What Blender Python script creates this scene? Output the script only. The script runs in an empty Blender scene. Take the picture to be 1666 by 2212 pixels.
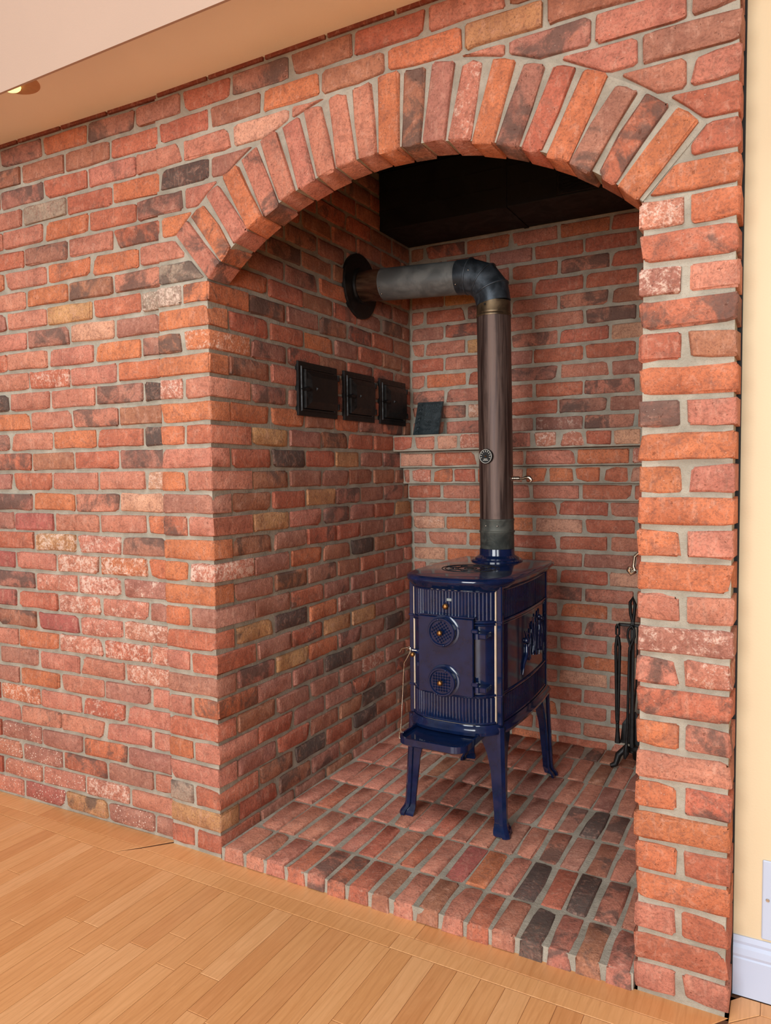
import bpy, math, random
from mathutils import Vector, Matrix
random.seed(7)
R = random.Random(11)
U = 0.0712                       # one brick course (m); layout below is written in courses
scene = bpy.context.scene
col = scene.collection

# ------------------------------------------------------------------ camera
cam_d = bpy.data.cameras.new('camera'); cam = bpy.data.objects.new('camera', cam_d); col.objects.link(cam)
cam_d.sensor_fit = 'HORIZONTAL'; cam_d.sensor_width = 36.0; cam_d.lens = 1587.83 / 1666 * 36.0
cam_d.clip_start = 0.02
yaw, pit, rol = -0.5024, -0.0560, -0.0114
f = Vector((math.sin(yaw)*math.cos(pit), math.cos(yaw)*math.cos(pit), math.sin(pit)))
r0 = Vector((math.cos(yaw), -math.sin(yaw), 0)); u0 = r0.cross(f)
rv = math.cos(rol)*r0 + math.sin(rol)*u0; uv = -math.sin(rol)*r0 + math.cos(rol)*u0
M = Matrix((rv, uv, -f)).transposed().to_4x4()
M.translation = Vector((21.5149, -23.8803, 16.8419)) * U
cam.matrix_world = M
scene.camera = cam

# ------------------------------------------------------------------ world, light, exposure
w = bpy.data.worlds.new('world'); scene.world = w; w.use_nodes = True
w.node_tree.nodes['Background'].inputs[0].default_value = (0.75, 0.86, 1.0, 1)
w.node_tree.nodes['Background'].inputs[1].default_value = 0.8
def area(name, loc, target, sx, sy, power, color):
    l = bpy.data.lights.new(name, 'AREA'); l.shape = 'RECTANGLE'; l.size = sx; l.size_y = sy
    l.energy = power; l.color = color
    o = bpy.data.objects.new(name, l); col.objects.link(o)
    o.location = loc
    o.rotation_euler = (Vector(target) - Vector(loc)).to_track_quat('-Z', 'Y').to_euler()
    return o
# daylight: tall window behind the camera; unseen right window and overhead fill are added
area('unseen_window_light', (0.55, -7.0, 2.0), (0.55, 0, 1.6), 2.8, 3.2, 350, (0.95, 0.985, 1.0))
area('unseen_window_light', (4.2, -7.0, 2.2), (4.2, 0, 1.6), 2.0, 3.4, 205, (0.95, 0.985, 1.0))  # unseen window added to light the alcove's left side wall
area('overhead_fill', (0.6, -2.7, 5.1), (0.6, -2.6, 0), 2.2, 1.6, 146, (0.95, 0.985, 1.0))  # added overhead fill lifting floor and hearth; the ceiling has no opening
scene.view_settings.view_transform = 'Standard'
scene.view_settings.look = 'None'
scene.view_settings.exposure = 0.0
scene.view_settings.gamma = 1.0
scene.view_settings.use_curve_mapping = False
scene.cycles.max_bounces = 8
scene.cycles.diffuse_bounces = 5
scene.cycles.caustics_reflective = False
scene.cycles.caustics_refractive = False

# ------------------------------------------------------------------ materials
def srgb(r, g, b):
    def c(v):
        v /= 255.0
        return v/12.92 if v <= 0.04045 else ((v+0.055)/1.055)**2.4
    return (c(r), c(g), c(b), 1.0)
class NT:
    def __init__(s, name):
        s.m = bpy.data.materials.new(name); s.m.use_nodes = True
        s.t = s.m.node_tree; s.n = s.t.nodes; s.b = s.n['Principled BSDF']
    def node(s, typ, ins=None, **kw):
        n = s.n.new(typ)
        for k, v in kw.items(): setattr(n, k, v)
        for k, v in (ins or {}).items(): s.put(n.inputs[k], v)
        return n
    def put(s, sock, v):
        if hasattr(v, 'is_output') or hasattr(v, 'links'): s.t.links.new(v, sock)
        else: sock.default_value = v
    def math(s, op, a, b=0.0, c=0.0, clamp=False):
        n = s.node('ShaderNodeMath', operation=op, use_clamp=clamp)
        for i, v in enumerate((a, b, c)): s.put(n.inputs[i], v)
        return n.outputs[0]
    def mix(s, fac, a, b, blend='MIX'):
        n = s.node('ShaderNodeMix', data_type='RGBA', blend_type=blend)
        s.put(n.inputs['Factor'], fac); s.put(n.inputs[6], a); s.put(n.inputs[7], b)
        return n.outputs[2]
    def noise(s, vec, scale, detail=3.0, rough=0.55, dist=0.0):
        n = s.node('ShaderNodeTexNoise', {'Scale': scale, 'Detail': detail, 'Roughness': rough, 'Distortion': dist})
        if vec is not None: s.put(n.inputs['Vector'], vec)
        return n.outputs['Fac']
    def ramp(s, fac, lo, hi, a=0.0, b=1.0):
        n = s.node('ShaderNodeMapRange', {'From Min': lo, 'From Max': hi, 'To Min': a, 'To Max': b}, interpolation_type='SMOOTHSTEP')
        s.put(n.inputs['Value'], fac); return n.outputs[0]
    def bump(s, h, strength, dist=0.01, prev=None):
        n = s.node('ShaderNodeBump', {'Strength': strength, 'Distance': dist})
        s.put(n.inputs['Height'], h)
        if prev is not None: s.put(n.inputs['Normal'], prev)
        return n.outputs[0]
    def out(s, color=None, rough=None, normal=None, metal=None, spec=None):
        for k, v in (('Base Color', color), ('Roughness', rough), ('Normal', normal), ('Metallic', metal), ('Specular IOR Level', spec)):
            if v is not None: s.put(s.b.inputs[k], v)
        return s.m
def objvec(t):
    tc = t.node('ShaderNodeTexCoord'); oi = t.node('ShaderNodeObjectInfo')
    off = t.node('ShaderNodeVectorMath', {1: (1, 1, 1)}, operation='SCALE')
    comb = t.node('ShaderNodeCombineXYZ', {0: t.math('MULTIPLY', oi.outputs['Random'], 37.0), 1: t.math('MULTIPLY', oi.outputs['Random'], 91.0), 2: t.math('MULTIPLY', oi.outputs['Random'], 53.0)})
    add = t.node('ShaderNodeVectorMath', {0: tc.outputs['Object'], 1: comb.outputs[0]}, operation='ADD')
    return add.outputs[0], oi
def brick_mat(name, specks=False):
    t = NT(name); v, oi = objvec(t)
    base = oi.outputs['Color']; a = oi.outputs['Alpha']
    dark = t.math('MULTIPLY', t.math('SUBTRACT', 0.5, a), 2.0, clamp=True)
    white = t.math('MULTIPLY', t.math('SUBTRACT', a, 0.5), 2.0, clamp=True)
    n1 = t.noise(v, 11, 4, 0.6, 0.5); n2 = t.noise(v, 38, 6, 0.72, 0.7); n3 = t.noise(v, 170, 4, 0.7); n4 = t.noise(v, 10, 5, 0.62, 0.9); n5 = t.noise(v, 90, 5, 0.7, 1.0)
    mp = t.node('ShaderNodeMapping', {'Scale': (1.0, 1.0, 0.22)}); t.put(mp.inputs['Vector'], v)
    ns = t.noise(mp.outputs[0], 75, 4, 0.6, 0.5)
    c = t.mix(t.ramp(n1, 0.32, 0.68), t.mix(1.0, base, (0.82, 0.78, 0.78, 1), 'MULTIPLY'), t.mix(1.0, base, (1.10, 1.08, 1.05, 1), 'MULTIPLY'))
    c = t.mix(t.math('MULTIPLY', t.ramp(n2, 0.50, 0.70), 0.40), c, srgb(214, 164, 142))         # dusty bloom
    c = t.mix(t.math('MULTIPLY', t.ramp(n2, 0.48, 0.34), 0.50), c, srgb(134, 88, 74))           # darker fired patches
    n6 = t.noise(v, 20, 5, 0.68, 1.3)
    c = t.mix(t.math('MULTIPLY', t.ramp(n6, 0.56, 0.66), 0.38), c, srgb(150, 104, 90))
    c = t.mix(t.math('MULTIPLY', t.ramp(n6, 0.40, 0.30), 0.34), c, srgb(214, 142, 108))
    c = t.mix(t.math('MULTIPLY', t.ramp(ns, 0.54, 0.70), 0.22), c, srgb(222, 176, 152))         # drag marks
    c = t.mix(t.math('MULTIPLY', t.ramp(n3, 0.52, 0.38), 0.42), c, srgb(118, 78, 66))           # sandy grain
    dm = t.ramp(t.math('ADD', t.math('ADD', n4, t.math('MULTIPLY', n5, 0.22)), t.math('MULTIPLY', dark, 0.30)), 0.76, 0.92)
    c = t.mix(t.math('MULTIPLY', dm, t.math('MULTIPLY', t.ramp(dark, 0.02, 0.3), 0.74)), c, srgb(92, 78, 72))
    wm = t.ramp(t.math('ADD', t.math('ADD', t.math('MULTIPLY', t.math('ADD', n5, n2), 0.5), t.math('MULTIPLY', n3, 0.20)), t.math('MULTIPLY', white, 0.22)), 0.73, 0.86)
    c = t.mix(t.math('MULTIPLY', wm, t.math('MULTIPLY', t.ramp(white, 0.02, 0.4), 0.76)), c, srgb(230, 202, 184))
    vo = t.node('ShaderNodeTexVoronoi', {'Scale': 105.0 if specks else 130.0}); t.put(vo.inputs['Vector'], v)
    sp = t.math('LESS_THAN', vo.outputs['Distance'], 0.24 if specks else 0.15)
    sel = t.math('GREATER_THAN', t.noise(v, 60, 2), 0.44 if specks else 0.62)
    c = t.mix(t.math('MULTIPLY', t.math('MULTIPLY', sp, sel), 0.80 if specks else 0.40), c, srgb(236, 212, 194))
    pit = t.ramp(t.noise(v, 85, 4, 0.65), 0.64, 0.72)
    c = t.mix(t.math('MULTIPLY', pit, 0.40), c, srgb(112, 66, 54))
    h = t.math('ADD', t.math('MULTIPLY', n2, 1.0), t.math('ADD', t.math('MULTIPLY', n3, 0.30), t.math('ADD', t.math('MULTIPLY', pit, -0.45), t.math('MULTIPLY', n5, 0.35))))
    return t.out(c, 0.88, t.bump(h, 0.9, 0.006), spec=0.22)
M_BRICK = brick_mat('brick'); M_SPECK = brick_mat('brick_paint_flecked', True)
def mortar_mat():
    t = NT('mortar'); tc = t.node('ShaderNodeTexCoord').outputs['Object']
    n1 = t.noise(tc, 14, 4, 0.6); n2 = t.noise(tc, 420, 3, 0.7); n3 = t.noise(tc, 130, 3, 0.6)
    c = t.mix(t.ramp(n1, 0.3, 0.7), srgb(152, 144, 129), srgb(180, 171, 155))
    c = t.mix(t.math('MULTIPLY', t.ramp(n2, 0.56, 0.68), 0.5), c, srgb(112, 104, 92))
    h = t.math('ADD', t.math('MULTIPLY', n2, 0.5), n3)
    return t.out(c, 0.95, t.bump(h, 0.7, 0.004), spec=0.15)
M_MORTAR = mortar_mat()
def paint_mat(name, rgb, rough=0.6, grain=0.12):
    t = NT(name); tc = t.node('ShaderNodeTexCoord').outputs['Object']
    n = t.noise(tc, 220, 3, 0.6); n2 = t.noise(tc, 3, 2)
    k = srgb(*rgb)
    c = t.mix(t.ramp(n2, 0.3, 0.7), tuple(x*0.97 for x in k[:3])+(1,), k)
    return t.out(c, rough, t.bump(n, grain, 0.003), spec=0.3)
M_PEACH = paint_mat('peach_paint', (176, 148, 130)); M_CEIL = paint_mat('ceiling_paint_lifted', (252, 249, 243)); M_YELLOW = paint_mat('yellow_paint', (218, 197, 162))  # one paint: fascia darkened, ceiling lightened to even out their light
M_WHITE = paint_mat('white_gloss_paint', (188, 198, 218), 0.35, 0.03); M_ROOM = paint_mat('room_paint', (124, 122, 118))
M_PLATE = paint_mat('white_plastic', (188, 198, 216), 0.35, 0.0)
def wood_mat():
    t = NT('maple_strip'); v, oi = objvec(t)
    mp = t.node('ShaderNodeMapping', {'Scale': (1, 0.10, 1)}); t.put(mp.inputs['Vector'], v)
    n1 = t.noise(mp.outputs[0], 70, 4, 0.6, 1.5); n2 = t.noise(mp.outputs[0], 260, 3, 0.6); n3 = t.noise(v, 5, 2)
    wv = t.node('ShaderNodeTexWave', {'Scale': 14.0, 'Distortion': 9.0, 'Detail': 2.0, 'Detail Scale': 1.2}, wave_type='BANDS', bands_direction='X'); t.put(wv.inputs['Vector'], mp.outputs[0])
    c = t.mix(t.ramp(n1, 0.3, 0.72), t.mix(1.0, oi.outputs['Color'], (0.90, 0.86, 0.80, 1), 'MULTIPLY'), oi.outputs['Color'])
    c = t.mix(t.math('MULTIPLY', t.ramp(wv.outputs['Fac'], 0.80, 0.99), 0.16), c, srgb(164, 100, 48))
    c = t.mix(t.math('MULTIPLY', t.ramp(n2, 0.62, 0.76), 0.26), c, srgb(160, 98, 50))
    c = t.mix(t.math('MULTIPLY', t.ramp(n3, 0.4, 0.7), 0.16), c, srgb(238, 184, 130))
    return t.out(c, 0.33, t.bump(n2, 0.05, 0.002), spec=0.45)
M_WOOD = wood_mat()
def enamel_mat():
    t = NT('blue_enamel'); tc = t.node('ShaderNodeTexCoord').outputs['Object']
    n = t.noise(tc, 26, 3, 0.6); n2 = t.noise(tc, 190, 3, 0.7)
    c = t.mix(t.ramp(n, 0.3, 0.7), srgb(12, 25, 53), srgb(15, 31, 65))
    m = t.out(c, 0.09, t.bump(t.noise(tc, 22, 2, 0.5), 0.02, 0.002), spec=0.6)
    t.b.inputs['Coat Weight'].default_value = 0.0; t.b.inputs['Coat Roughness'].default_value = 0.08
    return m
M_ENAMEL = enamel_mat()
def metal_mat(name, a, b, rough=0.45, metal=0.8, scale=(1, 1, 0.06), ns=40, bump=0.08):
    t = NT(name); tc = t.node('ShaderNodeTexCoord').outputs['Object']
    mp = t.node('ShaderNodeMapping', {'Scale': scale}); t.put(mp.inputs['Vector'], tc)
    n = t.noise(mp.outputs[0], ns, 4, 0.65, 0.6); n2 = t.noise(tc, 24, 4, 0.6)
    c = t.mix(t.ramp(n, 0.35, 0.68), srgb(*a), srgb(*b))
    c = t.mix(t.math('MULTIPLY', t.ramp(n2, 0.55, 0.75), 0.35), c, srgb(*a))
    r = t.ramp(n, 0.3, 0.7, rough - 0.10, rough + 0.14)
    return t.out(c, r, t.bump(n2, bump, 0.004), metal)
M_PIPE = metal_mat('browned_stove_pipe', (64, 49, 45), (116, 95, 86), 0.50, 0.65, (1, 1, 0.035), 60)
M_GREYPIPE = metal_mat('grey_stove_pipe', (92, 94, 93), (118, 119, 116), 0.55, 0.35, (1, 1, 1), 12)
M_ELBOW = metal_mat('blue_black_elbow', (52, 58, 64), (84, 92, 100), 0.42, 0.6, (1, 1, 1), 14)
M_HEAT = metal_mat('heat_tinted_pipe', (86, 62, 50), (138, 108, 84), 0.34, 0.8, (0.2, 1, 1), 20)
M_BRASSBAND = metal_mat('bronzed_band', (82, 68, 52), (128, 106, 80), 0.40, 0.8, (1, 1, 1), 14)
M_SLEEVE = metal_mat('dull_sleeve', (72, 74, 70), (104, 104, 96), 0.55, 0.55, (1, 1, 1), 16)
M_IRON = metal_mat('black_iron', (22, 21, 21), (38, 36, 35), 0.48, 0.4, (1, 1, 1), 40)
M_STEEL = metal_mat('nickel', (172, 164, 150), (214, 206, 192), 0.22, 1.0, (1, 1, 1), 30, 0.02)
M_BRASS = metal_mat('aged_brass', (120, 82, 46), (170, 124, 74), 0.32, 0.9, (1, 1, 1), 60, 0.03)
M_HOOD = metal_mat('black_sheet', (14, 12, 12), (20, 17, 16), 0.62, 0.2, (1, 1, 1), 10, 0.05)
M_SLATE = metal_mat('dark_cast_plaque', (46, 54, 57), (62, 70, 73), 0.42, 0.3, (1, 1, 1), 40)
def plain(name, rgb, rough=0.5, metal=0.0, emit=0.0):
    t = NT(name); tc = t.node('ShaderNodeTexCoord').outputs['Object']
    k = srgb(*rgb); c = t.mix(t.ramp(t.noise(tc, 60, 2), 0.3, 0.7), tuple(x*0.9 for x in k[:3])+(1,), k)
    m = t.out(c, rough, None, metal)
    if emit:
        t.b.inputs['Emission Color'].default_value = k; t.b.inputs['Emission Strength'].default_value = emit
    return m
M_CEMENT = plain('cream_stove_cement', (206, 184, 158), 0.9)
M_BLACK = plain('matt_black', (16, 16, 17), 0.7); M_DIAL = plain('dial_black', (34, 38, 40), 0.4); M_INK = plain('white_print', (222, 222, 212), 0.6)
M_BULB = plain('lit_bulb', (255, 238, 150), 0.4, 0.0, 1.6); M_CAN = plain('downlight_can', (196, 150, 110), 0.5)
M_SILVER = plain('worn_silver', (150, 160, 160), 0.4, 0.6)

# ------------------------------------------------------------------ mesh helpers (coordinates in courses)
WORLD = {}
def tag(o, label=None, cat=None, group=None, kind=None):
    for k, v in (('label', label), ('category', cat), ('group', group), ('kind', kind)):
        if v is not None: o[k] = v
    return o
def empty(name, loc):
    o = bpy.data.objects.new(name, None); col.objects.link(o); o.empty_display_size = 0.05
    o.location = Vector(loc) * U; WORLD[o.name] = Vector(loc) * U
    return o
def link(name, verts, faces, mat, parent=None, origin=None, smooth=False, sharp=None, color=None):
    if origin is None:
        lo = [min(v[i] for v in verts) for i in range(3)]; hi = [max(v[i] for v in verts) for i in range(3)]
        origin = [(lo[i]+hi[i])/2 for i in range(3)]
    org = Vector(origin)
    me = bpy.data.meshes.new(name)
    me.from_pydata([tuple((Vector(v) - org) * U) for v in verts], [], faces)
    me.materials.append(mat)
    if smooth:
        me.polygons.foreach_set('use_smooth', [True]*len(me.polygons))
        if sharp is not None: me.set_sharp_from_angle(angle=math.radians(sharp))
    me.update()
    o = bpy.data.objects.new(name, me); col.objects.link(o)
    wl = org * U; WORLD[o.name] = wl
    if parent is not None:
        o.parent = parent; o.location = wl - WORLD[parent.name]
    else: o.location = wl
    if color is not None: o.color = color
    return o
class MB:
    def __init__(s): s.v = []; s.f = []
    def add(s, vs, fs):
        k = len(s.v); s.v += [tuple(x) for x in vs]; s.f += [tuple(i+k for i in q) for q in fs]; return s
    def box(s, x0, x1, y0, y1, z0, z1, ch=0.0):
        if ch <= 0:
            return s.add([(x0,y0,z0),(x1,y0,z0),(x1,y1,z0),(x0,y1,z0),(x0,y0,z1),(x1,y0,z1),(x1,y1,z1),(x0,y1,z1)],
                  [(0,3,2,1),(4,5,6,7),(0,1,5,4),(1,2,6,5),(2,3,7,6),(3,0,4,7)])
        vs = []; fs = []
        xs = (x0, x0+ch, x1-ch, x1); ys = (y0, y0+ch, y1-ch, y1); zs = (z0, z0+ch, z1-ch, z1)
        idx = {}
        def vid(i, j, k):
            q = (i, j, k)
            if q not in idx: idx[q] = len(vs); vs.append((xs[i], ys[j], zs[k]))
            return idx[q]
        for k, K in ((0, 0), (3, 1)):
            q = [vid(1,1,k), vid(2,1,k), vid(2,2,k), vid(1,2,k)]; fs.append(tuple(q if K else q[::-1]))
        for j, K in ((0, 1), (3, 0)):
            q = [vid(1,j,1), vid(2,j,1), vid(2,j,2), vid(1,j,2)]; fs.append(tuple(q if K else q[::-1]))
        for i, K in ((0, 0), (3, 1)):
            q = [vid(i,1,1), vid(i,2,1), vid(i,2,2), vid(i,1,2)]; fs.append(tuple(q if K else q[::-1]))
        for j in (0, 3):
            jj = 1 if j == 0 else 2
            for k in (0, 3):
                kk = 1 if k == 0 else 2
                q = [vid(1,j,kk), vid(2,j,kk), vid(2,jj,k), vid(1,jj,k)]; fs.append(tuple(q if (j == 0) == (k == 3) else q[::-1]))
        for i in (0, 3):
            ii = 1 if i == 0 else 2
            for k in (0, 3):
                kk = 1 if k == 0 else 2
                q = [vid(i,1,kk), vid(i,2,kk), vid(ii,2,k), vid(ii,1,k)]; fs.append(tuple(q if (i == 0) != (k == 3) else q[::-1]))
            for j in (0, 3):
                jj = 1 if j == 0 else 2
                q = [vid(i,jj,1), vid(i,jj,2), vid(ii,j,2), vid(ii,j,1)]; fs.append(tuple(q if (i == 0) == (j == 0) else q[::-1]))
                for k in (0, 3):
                    kk = 1 if k == 0 else 2
                    q = [vid(i,jj,kk), vid(ii,j,kk), vid(ii,jj,k)]; fs.append(tuple(q if ((i == 3) ^ (j == 3) ^ (k == 3)) == 1 else q[::-1]))
        return s.add(vs, fs)
    def rings(s, rings, cap0=True, cap1=True, closed=True):
        n = len(rings[0]); vs = [p for rg in rings for p in rg]; fs = []
        for a in range(len(rings)-1):
            for i in range(n if closed else n-1):
                j = (i+1) % n; fs.append((a*n+i, a*n+j, (a+1)*n+j, (a+1)*n+i))
        if cap0: fs.append(tuple(range(n-1, -1, -1)))
        if cap1: fs.append(tuple((len(rings)-1)*n+i for i in range(n)))
        return s.add(vs, fs)
    def lathe(s, c, axis, prof, n=32):
        ax = Vector(axis).normalized(); a = ax.orthogonal().normalized(); b = ax.cross(a); c = Vector(c)
        return s.rings([[c + ax*h + (a*math.cos(2*math.pi*i/n) + b*math.sin(2*math.pi*i/n))*r for i in range(n)] for r, h in prof])
    def tube(s, pts, rad, n=10, mitre=False):
        P = [Vector(p) for p in pts]; rads = rad if isinstance(rad, (list, tuple)) else [rad]*len(P)
        rings = []; prevn = None
        for i, p in enumerate(P):
            if i == 0: t = P[1]-P[0]
            elif i == len(P)-1: t = P[-1]-P[-2]
            else: t = (P[i+1]-p).normalized() + (p-P[i-1]).normalized()
            t.normalize()
            nn = t.orthogonal().normalized() if prevn is None else (prevn - t*prevn.dot(t)).normalized()
            prevn = nn; bb = t.cross(nn); rg = []
            for k in range(n):
                a = 2*math.pi*k/n; d = (nn*math.cos(a) + bb*math.sin(a))*rads[i]
                if mitre and 0 < i < len(P)-1:
                    t0 = (p-P[i-1]).normalized(); dp = d - t0*d.dot(t0)
                    d = dp.normalized()*rads[i]; d = d - t0*(d.dot(t)/t0.dot(t))
                rg.append(p + d)
            rings.append(rg)
        return s.rings(rings)
    def ball(s, c, r, n=14, m=8, sc=(1, 1, 1)):
        return s.rings([[(c[0]+sc[0]*r*math.sin(math.pi*j/m)*math.cos(2*math.pi*i/n), c[1]+sc[1]*r*math.sin(math.pi*j/m)*math.sin(2*math.pi*i/n), c[2]-sc[2]*r*math.cos(math.pi*j/m)) for i in range(n)] for j in range(1, m)])
    def prism(s, poly, frame, d0, d1):
        o, a, b, n = frame
        A = [o + a*p[0] + b*p[1] + n*d0 for p in poly]; B = [o + a*p[0] + b*p[1] + n*d1 for p in poly]
        return s.rings([A, B])
    def build(s, name, mat, parent=None, smooth=False, sharp=35, origin=None, color=None):
        return link(name, s.v, s.f, mat, parent, origin, smooth, sharp if smooth else None, color)
def tubeobj(name, pts, rad, mat, parent=None, n=10): return MB().tube(pts, rad, n).build(name, mat, parent, True, 50)
X, Y, Z = Vector((1,0,0)), Vector((0,1,0)), Vector((0,0,1))

# ------------------------------------------------------------------ bricks
TONE = {'r': (192,113,89), 'o': (206,125,88), 'p': (200,131,109), 'm': (176,121,104), 'b': (174,118,93), 'y': (198,148,104), 'c': (176,101,91),
        'l': (214,162,134), 'g': (170,150,134), 'k': (96,82,76)}
def tone(code):
    c = TONE[code[0]]; a = 0.5
    if len(code) > 1: a = {'d': R.uniform(0.10, 0.24), 'w': R.uniform(0.74, 0.90), 's': 0.5}[code[1]]
    else: a = 0.5 + R.uniform(-0.12, 0.12)
    j = R.uniform(0.93, 1.07); g = R.uniform(0.95, 1.05)
    k = srgb(c[0], c[1], c[2]); return (k[0]*j, k[1]*j*g, k[2]*j, a)
def brick(parent, frame, u0, u1, v0, v1, depth, code, proud=0.0, jit=1.0, rough=1.0, mat=None, name='brick', rot=0.0, back=True):
    """irregular worn brick: face in the frame's a/b plane, body running to -n by depth"""
    o, a, b, n = frame
    w = u1-u0; h = v1-v0
    cu, cv = (u0+u1)/2 + R.uniform(-.015, .015)*jit, (v0+v1)/2 + R.uniform(-.015, .015)*jit
    pr = proud + R.uniform(-.028, .028)*jit
    r = 0.07*rough
    us = [-w/2, -w/2+r, -w/2+.32, 0, w/2-.32, w/2-r, w/2] if w > 1.6 else [-w/2, -w/2+r, 0, w/2-r, w/2]
    if h > 1.6: vs_ = [-h/2, -h/2+r, 0, h/2-r, h/2]
    else: vs_ = [-h/2, -h/2+r, h/2-r, h/2]
    ds = [0, r*0.9, depth]
    ti, tj = R.uniform(-.012, .012)*jit, R.uniform(-.012, .012)*jit
    rr = rot + R.uniform(-.010, .010)*jit
    cr, sr = math.cos(rr), math.sin(rr)
    chips = [(R.choice((-1, 1)), R.choice((-1, 1)), R.uniform(.06, .20)) for _ in range(R.choice((0, 0, 1, 1, 2)))]
    V = []; idx = {}; F = []
    NU, NV, ND = len(us), len(vs_), 3
    def vid(i, j, k):
        q = (i, j, k)
        if q in idx: return idx[q]
        pu, pv, pd = us[i], vs_[j], ds[k]
        eu, ev = i in (0, NU-1), j in (0, NV-1)
        if k == 0:
            if eu: pu -= math.copysign(r*0.55, pu)
            if ev: pv -= math.copysign(r*0.55, pv)
            if eu or ev: pd += r*0.35
        if eu and ev and k < 2: pu -= math.copysign(r*0.45, pu); pv -= math.copysign(r*0.45, pv)
        if k < 2:
            g = 0.034*rough if (eu or ev) else 0.012
            pu += R.uniform(-g, g); pv += R.uniform(-g, g); pd += R.uniform(-.014, .018)*rough
            for sx, sy, am in chips:
                if (pu*sx > w/2-0.16) and (pv*sy > h/2-0.16):
                    pu -= sx*am*0.55; pv -= sy*am*0.5; pd += am*0.10
        qu, qv = pu*cr - pv*sr, pu*sr + pv*cr
        p = o + a*(cu+qu) + b*(cv+qv) + n*(pr - pd + qu*ti + qv*tj)
        idx[q] = len(V); V.append(p); return idx[q]
    for i in range(NU-1):
        for j in range(NV-1):
            F.append((vid(i,j,0), vid(i+1,j,0), vid(i+1,j+1,0), vid(i,j+1,0)))
            if back: F.append((vid(i,j,2), vid(i,j+1,2), vid(i+1,j+1,2), vid(i+1,j,2)))
    for k in range(ND-1):
        for i in range(NU-1):
            F.append((vid(i,0,k+1), vid(i+1,0,k+1), vid(i+1,0,k), vid(i,0,k)))
            F.append((vid(i,NV-1,k), vid(i+1,NV-1,k), vid(i+1,NV-1,k+1), vid(i,NV-1,k+1)))
        for j in range(NV-1):
            F.append((vid(0,j,k), vid(0,j+1,k), vid(0,j+1,k+1), vid(0,j,k+1)))
            F.append((vid(NU-1,j,k+1), vid(NU-1,j+1,k+1), vid(NU-1,j+1,k), vid(NU-1,j,k)))
    if a.cross(b).dot(n) < 0: F = [q[::-1] for q in F]
    m = mat or (M_SPECK if len(code) > 1 and code[1] == 's' else M_BRICK)
    return link(name, V, F, m, parent, o + a*cu + b*cv + n*(pr-depth/2), True, 48, tone(code))
def poly_brick(parent, frame, poly, depth, code, proud=0.0, name='brick'):
    """brick cut to a polygon outline (a, b coordinates, counter-clockwise)"""
    o, a, b, n = frame
    P = []
    for i, p in enumerate(poly):
        q = poly[(i+1) % len(poly)]; L = math.hypot(q[0]-p[0], q[1]-p[1])
        for t in ((0.06, 0.5, 0.94) if L > 0.9 else (0.12, 0.88)):
            P.append((p[0]+(q[0]-p[0])*t + R.uniform(-.02, .02), p[1]+(q[1]-p[1])*t + R.uniform(-.02, .02)))
    cx = sum(p[0] for p in P)/len(P); cy = sum(p[1] for p in P)/len(P)
    def ring(sh, d): 
        out = []
        for p in P:
            L = max(math.hypot(p[0]-cx, p[1]-cy), 1e-4); s = max(0.2, 1 - sh/L)
            out.append(o + a*(cx+(p[0]-cx)*s) + b*(cy+(p[1]-cy)*s) + n*(proud-d+R.uniform(-.01, .01)))
        return out
    mb = MB().rings([ring(0, depth), ring(0, .06), ring(.05, .015), ring(.12, 0)])
    F = mb.f
    if a.cross(b).dot(n) < 0: F = [q[::-1] for q in F]
    return link(name, mb.v, F, M_BRICK, parent, o + a*cx + b*cy, True, 48, tone(code))
def clip(poly, p0, nrm):
    """keep the part of a polygon where (p-p0).nrm >= 0"""
    out = []
    for i, p in enumerate(poly):
        q = poly[(i+1) % len(poly)]
        dp = (p[0]-p0[0])*nrm[0] + (p[1]-p0[1])*nrm[1]; dq = (q[0]-p0[0])*nrm[0] + (q[1]-p0[1])*nrm[1]
        if dp >= 0: out.append(p)
        if (dp >= 0) != (dq >= 0):
            t = dp/(dp-dq); out.append((p[0]+(q[0]-p[0])*t, p[1]+(q[1]-p[1])*t))
    return out
def area2(poly): return 0.5*sum(poly[i][0]*poly[(i+1) % len(poly)][1]-poly[(i+1) % len(poly)][0]*poly[i][1] for i in range(len(poly)))
J = 0.088                         # half a mortar joint
W, D, TOP = 17.38, 18.9, 33.2     # alcove width and depth, ceiling height
ACX, ACZ, R1, R2 = 8.65, 15.51, 12.84, 15.5   # arch: centre, inner and outer radius
XO = 20.15                        # outer edge of the right pier
def rnd(s): return R.choice(s.split())

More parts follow.
